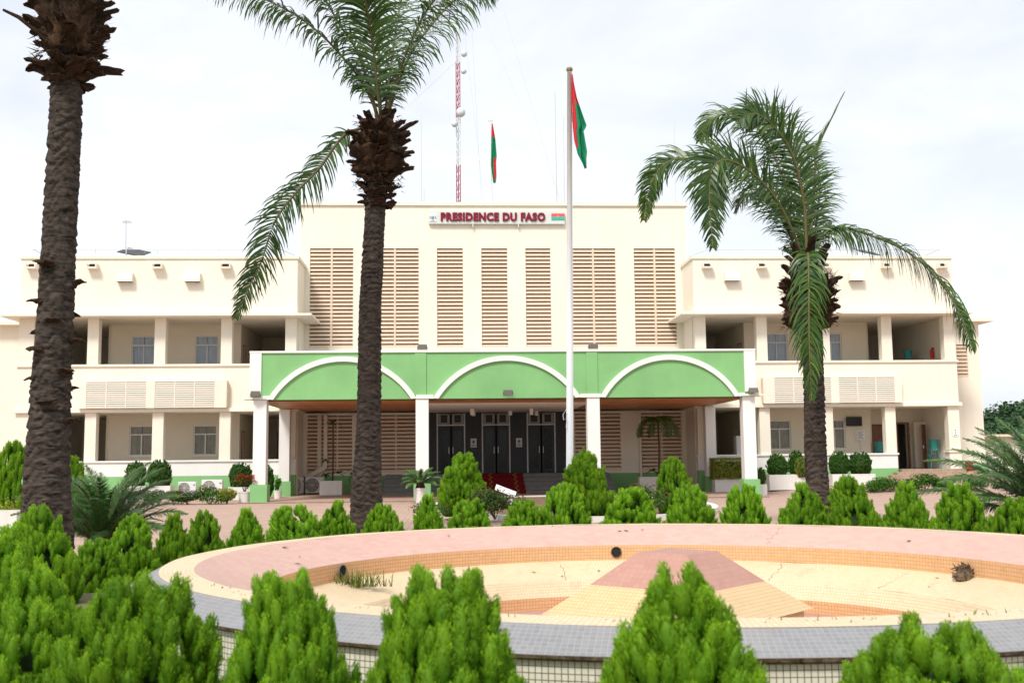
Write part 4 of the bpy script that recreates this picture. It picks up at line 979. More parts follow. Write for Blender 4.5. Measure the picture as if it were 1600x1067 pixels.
# dry clump on the right of the basin
d = ray(1506, 893); t = min((k*.002 for k in range(2000, 7000)), key=lambda t: abs(math.hypot(d.x*t-fc.x, d.y*t-fc.y)-3.09) if d.y*t > fc.y else 9); bb = Vector((d.x*t, d.y*t, .37))
g2 = random.Random(3); mb = MB()
for i in range(150):
    a = g2.uniform(0, 6.28); el = g2.uniform(-.1, 1.4); r_ = g2.uniform(.04, .13); p = Vector((math.cos(a)*math.cos(el)*r_*1.1, math.sin(a)*math.cos(el)*r_*.8, .02+math.sin(el)*r_*1.25))
    d_ = Vector((g2.gauss(0, 1), g2.gauss(0, .6), g2.gauss(0, .8))).normalized()*g2.uniform(.03, .09); mb.tube([p-d_, p+Vector((0, 0, .015)), p+d_], [.007, .009, .004], 4)
mb.lathe([(0.001, 0), (.12, .01), (.115, .07), (.07, .125), (.001, .15)], 9)
o = mb.build('debris_clump', M['dry'], loc=bb); o.scale = (.66, .66, .8); tag(o, 'clump of dry brown plant debris on the right of the basin', 'debris')

# fallen leaves lying about the basin
V, T = [], []; gl = random.Random(12)
for i in range(16):
    a = gl.uniform(.2, 2.95); r_ = gl.choice([gl.uniform(3.2, 3.6), gl.uniform(2.72, 3.12)]); z = (iz(r_) if r_ > 3.15 else fz(r_))+.006; th = gl.uniform(0, 6.28); L_ = gl.uniform(.015, .04); x, y = r_*math.cos(a), r_*math.sin(a); c_, s_ = math.cos(th)*L_, math.sin(th)*L_
    i0 = len(V); V += [(x-c_, y-s_, z), (x+s_*.4, y-c_*.4, z+.006), (x+c_, y+s_, z+.004), (x-s_*.4, y+c_*.4, z+.008)]; T.append((i0, i0+1, i0+2, i0+3))
o = link('fallen_leaves', np_mesh('fallen_leaves', V, T, M['dry']), None, fc); tag(o, 'scattered dry leaves lying in the fountain basin', 'leaves', None, 'stuff')

# ------------------------------------------------------------------ hedge of thuja bushes round the fountain
ords = ['first','second','third','fourth','fifth','sixth','seventh','eighth','ninth','tenth','eleventh','twelfth','thirteenth','fourteenth','fifteenth','sixteenth','seventeenth','eighteenth','nineteenth','twentieth','twenty-first']
far = [(5.93,11.42,1.07,.56),(5.6,11.9,1.22,.57),(5.18,12.35,1.23,.63),(4.71,12.75,1.3,.61),(4.2,13.09,1.21,.63),(3.6,13.38,1.19,.55),(2.96,13.59,1.22,.64),(2.23,13.72,1.17,.72),(1.39,13.74,1.22,.67),(.87,13.68,1.02,.53),(.21,13.53,1.04,.57),(-.28,13.34,1.12,.46),(-.84,13.06,1.01,.49),(-1.33,12.73,1.08,.5),(-1.75,12.37,1.05,.62),(-2.19,11.9,1.04,.44),(-2.5,11.46,1.04,.41),(-2.76,11.02,1.04,.41),(-3.0,10.48,1.05,.47),(-3.15,9.94,.86,.42),(-3.3,9.04,1.2,.55)]
VAR = [1,0,2,0,2,1,3,4,1,1,4,2,1,2,4,2,0,2,0,1,0]
for i, (x, y, h, w) in enumerate(far):
    thuja(x, y, h-.3, w*1.2, 'bright green thuja bush in the arc behind the fountain, %s from the right' % ords[i], 'hedge behind the fountain', VAR[i], z=.3)
near = [(1.63,3.75,.965,.62,6,'low bright thuja bush in the foreground at the lower right, before the basin'),
 (.80,3.80,1.17,.66,7,'tall pointed thuja bush in the foreground hiding the middle of the pyramid'),
 (-.04,4.0,1.14,.60,5,'cone-shaped thuja bush in the foreground, just left of the picture centre'),
 (-.60,4.25,1.11,.52,5,'foreground thuja bush between the centre cone and the broad rounded one'),
 (-1.27,4.55,1.08,.60,6,'broad rounded thuja bush in the foreground left of the basin'),
 (-1.87,4.9,.93,.50,6,'leftmost thuja bush in the front row, cut by the lower left corner'),
 (-2.05,5.7,1.02,.47,6,'thuja bush peeping over the two leftmost front bushes'),
 (-2.75,7.0,1.16,.56,5,'thuja bush at the left edge behind the front row'),
 (2.04,3.85,.79,.42,7,'small thuja bush at the lower right corner')]
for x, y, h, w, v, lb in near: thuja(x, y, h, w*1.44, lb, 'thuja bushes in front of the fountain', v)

# island bed with taller thujas, flowers, plaque and flagpole
V, Fc = [], []; nn = 72; ic = (3.5, 33.2); 
for (a_, b_, z) in ((4.2, 7.6, -.05), (4.2, 7.6, .14), (4.0, 7.4, .14), (4.0, 7.4, .05)):
    for k in range(nn): an = 2*math.pi*k/nn; V.append((ic[0]+a_*math.cos(an), ic[1]+b_*math.sin(an), z))
for j in range(3):
    for k in range(nn): Fc.append((j*nn+k, j*nn+(k+1) % nn, (j+1)*nn+(k+1) % nn, (j+1)*nn+k))
mb = MB(); mb.add(V, Fc); o = mb.build('bed_kerb', M['planter']); o['kind'] = 'structure'
mb = MB(); mb.add([(ic[0]+4.01*math.cos(2*math.pi*k/nn), ic[1]+7.41*math.sin(2*math.pi*k/nn), .09) for k in range(nn)], [tuple(range(nn))]); o = mb.build('planting_bed', M['soil']); o['kind'] = 'structure'
thuja(.25, 27.5, 1.62, 1.28, 'tall twin-tipped thuja in front of the left entrance door', 'tall thujas in the island bed', 0, z=.1)
thuja(3.25, 26.5, 1.68, 1.25, 'tallest thuja, standing against the foot of the white flagpole', 'tall thujas in the island bed', 3, z=.1)
thuja(5.62, 27.5, 1.45, 1.05, 'rounded tall thuja right of the flagpole, before the inner louvres', 'tall thujas in the island bed', 1, z=.1)
bush('flower_bush', 'straggly bush with pink flowers beneath the red carpet', None, (1.0, 26.2, .1), .8, .6, .8, M['bush_leaf'], .08, 2200, M['petal_pink'], 60, .03, 2)
bush('flower_bush', 'red-flowered bush between the flagpole thuja and the rounded one', None, (4.75, 26.6, .1), .55, .45, .85, M['bush_leaf'], .08, 1800, M['petal_red'], 45, .035, 3)
bush('flower_bush', 'low leafy bush under the tall thuja before the left door', None, (-.55, 26.3, .1), .45, .4, .38, M['bush_leaf'], .06, 800, M['petal_pink'], 20, .03, 9)
c = at(790, 770, 34); pq = empty('plaque_stand', (c.x, c.y, .1)); tag(pq, 'small white slanted board on a post in front of the carpeted steps', 'plaque')
mb = MB(); mb.obox((0, 0, .42), (.31, 0, -.12), (.02, .1, .05), (.012, 0, .03)); mb.build('board', M['white_plastic'], pq); mb = MB(); mb.tube([(.18, 0, -.05), (.18, 0, .35)], .035, 8); mb.build('post', M['white_plastic'], pq)

# ------------------------------------------------------------------ flagpoles and flags
def flag_mesh(L_, Rr, redf, Yb, fold, seed, n=40, m_=16):
    """hanging cloth between a left and a right outline (z falling with t); red where redf says"""
    V, Fc, mi = [], [], []
    for i in range(n+1):
        t = i/n; xl = np.interp(t, *zip(*[(a, b) for a, b, _ in L_])); zl = np.interp(t, *zip(*[(a, c) for a, _, c in L_])); xr = np.interp(t, *zip(*[(a, b) for a, b, _ in Rr])); zr = np.interp(t, *zip(*[(a, c) for a, _, c in Rr]))
        for j in range(m_+1):
            s_ = j/m_; y = Yb+fold*math.sin(s_*7+t*3+seed)*min(1, t*4+.1)+fold*.5*math.sin(s_*15+t*5); V.append((xl+(xr-xl)*s_, y, zl+(zr-zl)*s_))
    for i in range(n):
        for j in range(m_): q = i*(m_+1)+j; Fc.append((q, q+1, q+m_+2, q+m_+1)); mi.append(0 if redf((i+.5)/n, (j+.5)/m_) else 1)
    mb = MB(); mb.add(V, Fc); mb.m = mi; return mb.mesh('cloth', [M['red_cloth'], M['green_cloth']], True)
def fl(o, Y, left, right, redf, seed, fold):
    c = o.location; f = lambda pts: [(t, at(u, v, Y).x-c.x, at(u, v, Y).z-c.z) for t, u, v in pts]
    me = flag_mesh(f(left), f(right), redf, 0, fold, seed); q = link('cloth', me, o); s_ = q.modifiers.new('thick', 'SOLIDIFY'); s_.thickness = .004; return q
YF = 28
b = at(888.5, 700, YF); tp = at(889.8, 112, YF)
fp = empty('flagpole', (b.x, YF, .1)); tag(fp, 'tall white flagpole rising in front of the portico', 'flagpole')
mb = MB(); mb.tube([(0, 0, -.1), (tp.x-b.x, 0, tp.z-.1)], [.095, .062], 16); mb.build('pole', M['pole_white'], fp, smooth=True)
mb = MB(); zt = tp.z-.1; mb.lathe([(.001, zt+.12), (.07, zt+.10), (.095, zt+.05), (.07, zt), (.05, zt-.02), (.001, zt-.02)], 16, (tp.x-b.x, 0, 0)); mb.build('finial', paint('brass', (.25,.16,.07,1), .4, .1, 5, 0, 10, .5), fp, smooth=True)
mb = MB(); mb.tube([(tp.x-b.x+.075, -.05, zt-.1), (.105, -.05, 1.2)], .006, 5); lp = [at(u, v, YF) for u, v in ((884,640),(879,648),(880,656),(885,653),(884,668),(886,672))]; mb.tube([p-fp.location+Vector((0, -.12, 0)) for p in lp], .01, 5); mb.build('halyard', M['pole_white'], fp)
f1 = empty('flag', at(892, 265, YF)-Vector((0, .1, 0))); tag(f1, 'large red and green flag hanging limp from the tall flagpole', 'flag')
X0 = lambda u, v: (640+u*.2719, 40+v*.2719)
lf = [(0, 893, 118), (.25, 893.2, 155), (.5, 894, 190), (.75, 896.5, 222), (.9, 901.5, 244), (1, 910.5, 262)]
rt = [(0, 894, 119), (.25, 901, 155), (.47, 911, 186), (.56, 916, 200), (.60, 911, 208), (.80, 916.3, 240), (.88, 915, 251), (1, 915.5, 266)]
fl(f1, YF, lf, rt, lambda t, s_: t < .24+.10*s_ or s_ < .42*(1-(t-.24)*.65) and t < .82 and s_ < .50-.35*t, 1, .07)
YR = 50.5
b = at(768, 312, YR); tp = at(766.5, 191, YR)
rp = empty('roof_flagpole', (b.x, YR, 12.8)); tag(rp, 'thin flagpole on the roof above the sign', 'flagpole')
mb = MB(); mb.tube([(0, 0, 0), (tp.x-b.x, 0, tp.z-12.8)], .045, 8); mb.build('pole', M['pole_white'], rp); mb = MB(); mb.obox((tp.x-b.x, 0, tp.z-12.75), (.12, 0, 0), (0, .02, 0), (0, 0, .02)); mb.build('pulley', M['grey_metal'], rp)
f2 = empty('flag', at(768, 280, YR)-Vector((0, .1, 0))); tag(f2, 'small red and green flag hanging on the roof above the sign', 'flag')
lf = [(0, 768.5, 194), (.35, 767.5, 225), (.7, 766.8, 260), (1, 770.5, 287)]; rt = [(0, 770, 195), (.25, 774, 220), (.52, 776, 246), (.62, 775, 256), (.85, 775.5, 277), (1, 774.5, 287)]
fl(f2, YR, lf, rt, lambda t, s_: t < .22 or (t > .55 and s_ > .5 and t < .92), 2, .06)

# roof masts, aerials
def mast_pole(u0, v0, u1, v1, Y, r_, label, name='aerial', mat='mast_white', extra=None):
    b = at(u0, v0, Y); t = at(u1, v1, Y); zb = 12.8 if Y < 58 and abs(b.x-BX) < 8.5 else 9.9
    o = empty(name, (b.x, Y, zb)); tag(o, label, 'aerial', 'aerials on the roof'); mb = MB(); mb.tube([(0, 0, 0), (t.x-b.x, 0, t.z-zb)], [r_, r_*.6], 7); mb.build('rod', M[mat], o); 
    mb = MB(); mb.box(-.12, .12, -.12, .12, 0, .08); mb.build('foot', M['grey_metal'], o); return o, t
mast_pole(658.5, 312, 657.5, 180, 52, .035, 'thin pale aerial rod left of the lattice mast'); mast_pole(662.5, 312, 662.5, 293, 52, .03, 'very short rod beside the thin aerial left of the mast')
mast_pole(870, 312, 867, 143, 52, .025, 'dark whip aerial just left of the tall flagpole', mat='grey_metal'); mast_pole(881, 312, 880.5, 183, 52, .04, 'pale aerial rod close behind the tall flagpole'); mast_pole(1054, 318, 1053, 188, 52, .03, 'pale aerial rod at the right end of the central roof')
o, t = mast_pole(197, 395, 197, 342, 49.5, .025, 'television aerial on the roof of the left wing', mat='grey_metal')
mb = MB(); zz = t.z-9.9; mb.tube([(-.2, 0, zz-.15), (.2, 0, zz-.15)], .012, 5)
for k in range(5): mb.tube([(-.16+k*.08, -.2, zz-.15), (-.16+k*.08, .2, zz-.15)], .008, 4); mb.tube([(-.16+k*.08, 0, zz-.24), (-.16+k*.08, 0, zz-.06)], .008, 4)
mb.build('antenna_head', M['grey_metal'], o)
# lattice mast behind the building
YM = 72; b = at(716.5, 312, YM); tp = at(716.5, 45, YM); H_ = tp.z
lm = empty('lattice_mast', (b.x, YM, 0)); tag(lm, 'tall red and white lattice radio mast behind the building', 'mast')
z = 0; w = .13; seg = 0
bands = [(0, at(716,300,YM).z, 'mast_red'), (at(716,300,YM).z, at(716,258,YM).z, 'mast_red'), (at(716,258,YM).z, at(716,185,YM).z, 'mast_white'), (at(716,185,YM).z, at(716,98,YM).z, 'mast_red'), (at(716,98,YM).z, H_, 'mast_white')]
for z0, z1, mt in bands:
    mb = MB(); cs = [(-w, -w*.6), (w, -w*.6), (0, w*.9)]
    for cx, cy in cs: mb.tube([(cx, cy, z0), (cx, cy, z1)], .03, 5)
    n = max(1, int((z1-z0)/.5))
    for i in range(n):
        for k in range(3): a, c2 = cs[k], cs[(k+1) % 3]; za, zb = z0+(z1-z0)*i/n, z0+(z1-z0)*(i+1)/n; mb.tube([(*a, za), (*c2, zb)], .017, 4, cap=False)
    mb.build('lattice_section', M[mt], lm)
for u, v, r_ in ((723, 88, .22), (722.5, 115, .2), (718, 179, .32), (708.5, 197, .22)):
    p = at(u, v, YM)-lm.location; mb = MB(); V = []; mb.lathe([(.001, 0), (r_*.6, .05), (r_, .14), (r_, .24), (.001, .26)], 18); q = mb.build('dish', M['mast_white'], lm, smooth=True); q.location = p+Vector((0, -.25, 0)); q.rotation_euler = (R(90), 0, R(25))
mb = MB()
for (u0, v0, u1, v1, Y0, Y1) in ((723,110,880,318,72,56),(755,30,880,318,72,56),(788,20,875,315,72,58),(727,60,756,312,72,60),(737,40,752,312,72,62),(711,98,640,165,72,70)):
    mb.tube([at(u0, v0, Y0)-lm.location, at(u1, v1, Y1)-lm.location], .008, 4)
mb.build('guy_wires', M['wire'], lm)

# solar panels and small gear on the wing roofs
for u, v, Y, lb in ((210, 393, 49, 'dark solar panel on the left wing roof'), (1238, 393, 49, 'dark solar panel on the right wing roof, left of the palm heart'), (1355, 393, 49, 'dark solar panel on the right wing roof, behind the drooping frond')):
    c = at(u, v, Y); o = empty('solar_panel', (c.x, Y, 9.9)); tag(o, lb, 'solar panel', 'solar panels on the roof')
    mb = MB(); mb.obox((0, 0, c.z-9.9-.03), (.5, 0, -.10), (.05, .7, .22), (.004, 0, .02)); mb.build('panel', M['black'], o)
    for x in (-.4, .4): mb = MB(); mb.tube([(x, .2, 0), (x, .2, c.z-9.9)], .02, 6); mb.build('leg', M['grey_metal'], o)

# ------------------------------------------------------------------ sign
sg_c = Vector((BX+.1, BY+CY-.17, 12.17)); sg = empty('building_sign', sg_c); tag(sg, 'white sign reading PRESIDENCE DU FASO above the louvres', 'sign')
mb = MB(); mb.box(-3.11, 3.11, 0, .15, 0, .60); mb.build('board', M['sign_face'], sg, bevel=.01)
for x in (-1.1, .98): mb = MB(); mb.box(x-.02, x+.02, .0, .15, -.14, -.002); mb.build('bracket', M['louvre_pale'], sg)
def text_mesh(s_, size, offset, ext):
    cu = bpy.data.curves.new('lettering', 'FONT'); cu.body = s_; cu.size = size; cu.offset = offset; cu.extrude = ext; cu.align_x = 'CENTER'; cu.align_y = 'CENTER'; cu.space_character = 1.12; cu.resolution_u = 3
    o = bpy.data.objects.new('tmp', cu); col.objects.link(o); dg = bpy.context.evaluated_depsgraph_get(); me = bpy.data.meshes.new_from_object(o.evaluated_get(dg)); bpy.data.objects.remove(o); return me
me = text_mesh('PRESIDENCE DU FASO', .5, .023, .03); xs_ = [v.co.x for v in me.vertices]; wd = max(xs_)-min(xs_); k = 4.78/wd
me.materials.clear(); me.materials.append(M['maroon'])
t = link('lettering', me, sg, (-.18, -.035, .30), (R(90), 0, 0), (k, 1.0, 1)); 
me2 = text_mesh('PRESIDENCE DU FASO', .5, .031, .006); me2.materials.clear(); me2.materials.append(M['letter_edge'])
link('lettering_edge', me2, sg, (-.18, -.008, .30), (R(90), 0, 0), (k, 1.0, 1))
mb = MB(); mb.box(2.50, 3.10, -.03, -.002, .335, .48); mb.build('flag_red_half', M['sign_red'], sg); mb = MB(); mb.box(2.50, 3.10, -.03, -.002, .19, .333); mb.build('flag_green_half', M['sign_green'], sg)
st = [((.065 if i % 2 == 0 else .026)*math.sin(i*math.pi/5), (.065 if i % 2 == 0 else .026)*math.cos(i*math.pi/5)) for i in range(10)]
mb = MB(); mb.prism([(2.8+a, .335+b_) for a, b_ in st], -.045, -.031); mb.build('flag_star', M['yellow_cloth'], sg)
mb = MB(); mb.box(-3.10, -2.76, -.02, -.002, .09, .46); em = mb.build('emblem', M['white_plastic'], sg)
mb = MB(); mb.prism([(-3.0, .34), (-3.0, .24), (-2.93, .17), (-2.86, .24), (-2.86, .34)], -.032, -.021)
for a in range(10):
    an = a/9*math.pi; mb.obox((-2.93+.115*math.cos(an), -.026, .30+.115*math.sin(an)), (.012*math.cos(an), 0, .012*math.sin(an)), (0, .005, 0), (-.005*math.sin(an), 0, .005*math.cos(an)))
mb.obox((-3.055, -.026, .27), (.014, 0, .02), (0, .005, 0), (-.02, 0, .05)); mb.obox((-2.805, -.026, .27), (.014, 0, -.02), (0, .005, 0), (.02, 0, .05)); mb.box(-3.02, -2.84, -.032, -.021, .125, .15); mb.build('crest', M['grey_print'], em)
# plaques on the granite piers, notices
for x, lb in ((-1.03, 'grey plaque on the dark pier left of the middle door'), (1.02, 'grey plaque on the dark pier right of the middle door')):
    o = empty('wall_plaque', (BX+x, BY+DY-.03, 2.02)); tag(o, lb, 'plaque', 'plaques beside the doors')
    mb = MB(); mb.box(-.135, .135, 0, .028, 0, .40); mb.build('plate', M['grey_metal'], o); mb = MB()
    for k in range(8): an = k*math.pi/4; mb.obox((.05*math.cos(an), -.003, .25+.06*math.sin(an)), (.016, 0, 0), (0, .002, 0), (0, 0, .016))
    mb.box(-.03, .03, -.005, -.001, .22, .28); mb.box(-.09, .09, -.005, -.001, .06, .085); mb.box(-.07, .07, -.005, -.001, .11, .13); mb.build('print', M['granite'], o)

# ------------------------------------------------------------------ floodlights
for (x, y, z, rz, lb) in ((-1.10, PF+.1, 5.51, 0, 'floodlight on the portico roof edge above the second column'), (5.23, PF+.1, 5.51, 0, 'floodlight on the portico roof edge above the third column'), (-7.12, PF-.18, 3.81, .25, 'floodlight at the left corner of the portico'), (11.15, PF-.18, 3.81, -.25, 'floodlight at the right corner of the portico'), (2.04, PF-.14, 3.80, 0, 'floodlight in the middle of the portico front')):
    o = empty('floodlight', (x, BY+y, z), rz); tag(o, lb, 'lamp', 'floodlights on the portico')
    mb = MB(); mb.obox((0, -.06, .12), (.17, 0, 0), (0, .07, .02), (0, -.02, .085)); mb.build('housing', M['dark_metal'], o, bevel=.01)
    mb = MB(); mb.obox((0, -.137, .10), (.15, 0, 0), (0, .003, .001), (0, -.018, .068)); mb.build('lens', M['lens'], o)
    mb = MB(); mb.tube([(-.18, -.06, .12), (-.18, .02, 0), (.18, .02, 0), (.18, -.06, .12)], .012, 5); mb.build('bracket', M['dark_metal'], o)
# ------------------------------------------------------------------ red carpet
cp_ = empty('red_carpet', (BX+.2, BY-.85, 0)); tag(cp_, 'red carpet with gold bands running up the entrance steps', 'carpet')
prof = [(-.25, .05)]+sum([[(-.012+i*.52, .05 if i == 0 else .172*i+.012), (-.012+i*.52, .172*(i+1)+.012)] for i in range(4)], [])+[(2.085, .70), (2.085, .872), (3.1, .872)]
for x0, x1, dz, mt, nm in ((-.9, .9, 0, 'carpet', 'runner'), (-.62, -.46, .006, 'gold', 'gold_band'), (.46, .62, .006, 'gold', 'gold_band')):
    V, Fc = [], []
    for (y, z) in prof: V += [(x0, y-dz, z+dz), (x1, y-dz, z+dz)]
    for i in range(len(prof)-1): Fc.append((2*i, 2*i+1, 2*i+3, 2*i+2))
    mb = MB(); mb.add(V, Fc)
    q = mb.build(nm, M[mt], cp_)
    if nm == 'gold_band':     # woven zig-zag: let red gaps show between short gold strokes
        q.data.clear_geometry(); mb = MB()
        for i in range(len(prof)-1):
            (ya, za), (yb, zb) = prof[i], prof[i+1]; n = max(2, int(math.hypot(yb-ya, zb-za)/.07))
            for j in range(n):
                t0, t1 = j/n, (j+1)/n; xa, xb = (x0, x1) if j % 2 else (x1, x0); P0 = Vector((xa, ya+(yb-ya)*t0-dz, za+(zb-za)*t0+dz)); P1 = Vector((xb, ya+(yb-ya)*t1-dz, za+(zb-za)*t1+dz)); wv = Vector((.0, (yb-ya), (zb-za))).normalized()*.014
                mb.add([P0-wv, P0+wv, P1+wv, P1-wv], [(0, 1, 2, 3)])
        q.data = mb.mesh('gold_band', M['gold'])

# ------------------------------------------------------------------ air conditioners
def ac_unit(x, y, z, label, rz=0, w=.8, h=.58):
    o = empty('air_conditioner', (x, y, z), rz); tag(o, label, 'air conditioner', 'outdoor cooling units')
    mb = MB(); mb.box(-w/2, w/2, -.15, .15, .06, h); mb.build('casing', M['white_plastic'], o, bevel=.012)
    mb = MB(); mb.box(-w/2+.05, -w/2+.11, -.13, .13, 0, .058); mb.box(w/2-.11, w/2-.05, -.13, .13, 0, .058); mb.build('foot', M['grey_metal'], o)
    cx = -w*.14; mb = MB(); r_ = h*.40; zc = (h+.06)/2
    mb.tube([(cx, -.158, zc), (cx, -.152, zc)], r_, 24); mb.build('fan_opening', M['dark_metal'], o)
    mb = MB()
    for k in range(1, 6): 
        rr = r_*k/5; mb.tube([(cx+rr*math.cos(a*math.pi/12), -.168, zc+rr*math.sin(a*math.pi/12)) for a in range(25)], .007, 4, cap=False)
    for k in range(8): an = k*math.pi/4; mb.tube([(cx, -.168, zc), (cx+r_*math.cos(an), -.168, zc+r_*math.sin(an))], .006, 4)
    mb.build('fan_guard', M['white_plastic'], o); mb = MB(); mb.box(w*.36, w*.46, -.158, -.152, h*.72, h*.82); mb.build('badge', M['grey_print'], o); return o
for u, v, lb in ((293, 774, 'smaller air conditioner against the green base, nearest the ball bushes'), (332, 773, 'larger air conditioner with dark fan against the green base')):
    c = at(u, v, 45.6); ac_unit(c.x, 45.6, max(.0, c.z), lb, 0, .72 if u < 300 else .84, .56 if u < 300 else .62)
    mb = MB(); mb.box(c.x-.45, c.x+.45, 45.4, 45.8, -.05, c.z); o = mb.build('concrete_pad', M['planter']); tag(o, 'pale block under the %s air conditioner' % ('smaller' if u < 300 else 'larger'), 'block')
ac_unit(-6.75, 47.6, .05, 'air conditioner turned sideways inside the portico, beside the rear column', 1.1, .8, .75); ac_unit(-6.0, 48.2, .05, 'shaded air conditioner deep inside the portico on the left', .1, .8, .75)

# ------------------------------------------------------------------ planters and their plants
def box_planter(x0, x1, y, d_, z0, h, label):
    o = empty('planter_box', ((x0+x1)/2, y, z0)); tag(o, label, 'planter', 'white planter boxes'); w = (x1-x0)/2; mb = MB(); t = .05
    mb.box(-w, w, -d_/2, -d_/2+t, 0, h); mb.box(-w, w, d_/2-t, d_/2, 0, h); mb.box(-w, -w+t, -d_/2+t, d_/2-t, 0, h); mb.box(w-t, w, -d_/2+t, d_/2-t, 0, h); mb.build('box', M['planter'], o)
    mb = MB(); mb.box(-w+t, w-t, -d_/2+t, d_/2-t, 0, h-.05); mb.build('soil', M['soil'], o); return o
def round_pot(x, y, z, r_, h, label, mat='planter'):
    o = empty('flower_pot', (x, y, z)); tag(o, label, 'pot', 'plant pots'); mb = MB(); mb.lathe([(.001, 0), (r_*.75, 0), (r_*.95, h*.9), (r_, h*.9), (r_, h), (r_*.88, h), (r_*.86, h*.85), (.001, h*.85)], 20); mb.build('pot', M[mat], o, smooth=False)
    mb = MB(); mb.lathe([(.001, h*.87), (r_*.86, h*.87)], 16); mb.build('soil', M['soil'], o); return o
def W(u, v, Y): return at(u, v, Y)
G1 = 'clipped ball bushes in planters'
a, b = W(196, 779, 44.3), W(267, 779, 44.3); box_planter(a.x, b.x, 44.5, .7, 0, .58, 'white planter box with two ball bushes, left of the air conditioners')
c = W(212, 760, 44.5); ballbush(c.x, 44.5, .5, 1.1, .9, 'left ball bush in the planter left of the air conditioners', G1, 0); c = W(249, 760, 44.5); ballbush(c.x, 44.5, .5, 1.15, .98, 'right ball bush in the planter left of the air conditioners', G1, 1)
a, b = W(357, 779, 44), W(392, 779, 44); box_planter(a.x, b.x, 44.2, .7, 0, .5, 'white planter box behind the red-flowered pot'); c = W(376, 755, 44.2); ballbush(c.x, 44.2, .45, 1.05, .98, 'ball bush beside the leftmost portico column', G1, 0)
c = W(428, 765, 44.2); ballbush(c.x-.3, 44.3, .1, 1.3, .6, 'narrow dark bush between the two left portico columns', G1, 1)
c = W(382, 787, 40.2); round_pot(c.x, 40.2, 0, .24, .42, 'white pot of red flowers at the leftmost portico column'); bush('flower_plant', 'red-flowered plant in the white pot at the leftmost column', None, (c.x, 40.2, .38), .40, .36, .68, M['bush_leaf'], .06, 900, M['petal_red'], 110, .06, 21, 'flowers')
c = W(434, 778, 43.5); round_pot(c.x, 43.5, 0, .17, .36, 'small white pot between the left portico columns'); bush('pot_plant', 'slim leafy plant in the pot between the left portico columns', None, (c.x, 43.5, .34), .16, .16, .6, M['dark_leaf'], .13, 160, seed=22, cat='plant')
# flower border before the left wing
for i, (u, v, rx, h, mt, fm, nf, lb) in enumerate(((238, 788, .62, .55, 'bush_leaf', 'petal_white', 70, 'white-flowering clump at the left end of the border'), (272, 790, .5, .5, 'bush_leaf', 'petal_red', 25, 'dark clump with few red flowers in the border'), (293, 790, .55, .45, 'bush_leaf', 'petal_white', 80, 'white-flowering clump below the smaller air conditioner'), (328, 789, .75, .62, 'dark_leaf', 'petal_pink', 45, 'bushy clump with pink flowers below the larger air conditioner'), (354, 789, .36, .55, 'yellow_leaf', None, 0, 'yellow-green shrub beside the red-flowered pot'), (205, 789, .5, .5, 'bush_leaf', 'petal_white', 40, 'pale clump behind the cycad in the border'))):
    c = W(u, v, 39.6); bush('border_plant', lb, 'plants of the flower border', (c.x, 39.6, 0), rx*1.0, .4, h*1.12, M[mt], .08, 1700, M[fm] if fm else None, nf*2, .042, 40+i, 'plant')
# inside the portico
c = W(520, 772, 47.6); box_planter(c.x-.46, c.x+.46, 47.0, .5, .05, .6, 'white planter box in the shade of the portico, left bay')
o = empty('dracaena', (c.x+.05, 47.0, .6)); tag(o, 'thin-stemmed dracaena in the left portico planter', 'plant'); mb = MB(); mb.tube([(0, 0, -.05), (.02, 0, 1.2), (.0, 0, 2.5)], .035, 7); mb.build('stem', M['wood_stem'], o)
def rosette(o, c, n, L_, w, seed, mat='dark_leaf', up=.6):
    g = random.Random(seed); V, T, C = [], [], []
    for i in range(n):
        a = i*2.4; p = Vector(c); d = Vector((math.cos(a), math.sin(a), g.uniform(-.1, 1.4)*up)).normalized(); s_ = d.cross(Vector((0, 0, 1))).normalized(); i0 = len(V); c0 = g.random()
        for j in range(6):
            t = j/5; ww = w*math.sin(math.pi*min(.97, .15+.85*t)); V += [tuple(p-s_*ww), tuple(p+s_*ww)]; C += [c0]*2; p = p+d*L_/5; d = (d+Vector((0, 0, -.22))).normalized()
        for j in range(5): q = i0+2*j; T.append((q, q+1, q+3, q+2))
    return link('leaves', np_mesh('leaves', V, T, M[mat], np.repeat(np.array(C)[:, None], 3, 1)), o)
rosette(o, (0, 0, 2.5), 22, .5, .03, 1); rosette(o, (-.3, 0, .9), 16, .4, .035, 2); rosette(o, (.25, -.05, .35), 18, .45, .05, 3); rosette(o, (-.25, -.05, .3), 18, .4, .05, 4)
bush('pot_plant', 'dark leafy plant beside the left portico planter', None, (c.x+1.15, 47.2, .05), .4, .3, 1.0, M['dark_leaf'], .16, 260, seed=25, cat='plant')
c = W(1022, 757, 46.5); box_planter(c.x-.65, c.x+.3, 46.6, .5, .05, .62, 'white planter box in the right bay of the portico')
o = empty('indoor_palm', (c.x+.25, 46.6, .6)); tag(o, 'slender dark palm in the right bay of the portico', 'palm'); mb = MB(); mb.tube([(0, 0, -.05), (.03, 0, 1.2), (.0, 0, 2.3)], [.05, .04, .035], 8); mb.build('stem', M['wood_stem'], o)
for i in range(11):
    a = i*2.4; b = Vector((c.x+.25, 46.6, 2.9)); ca, sa = math.cos(a), math.sin(a); e = .85+.25*(i % 3)
    frond(o, [b, b+Vector((ca*.2, sa*.2, .22*e)), b+Vector((ca*.5, sa*.5, .22*e)), b+Vector((ca*.78, sa*.78, -.12)), b+Vector((ca*.9, sa*.9, -.55))], .32, 26, .2, 1.0, .03, 90+i, 'palm_leaf', .012)
rosette(o, (-.25, 0, .3), 20, .5, .05, 5)
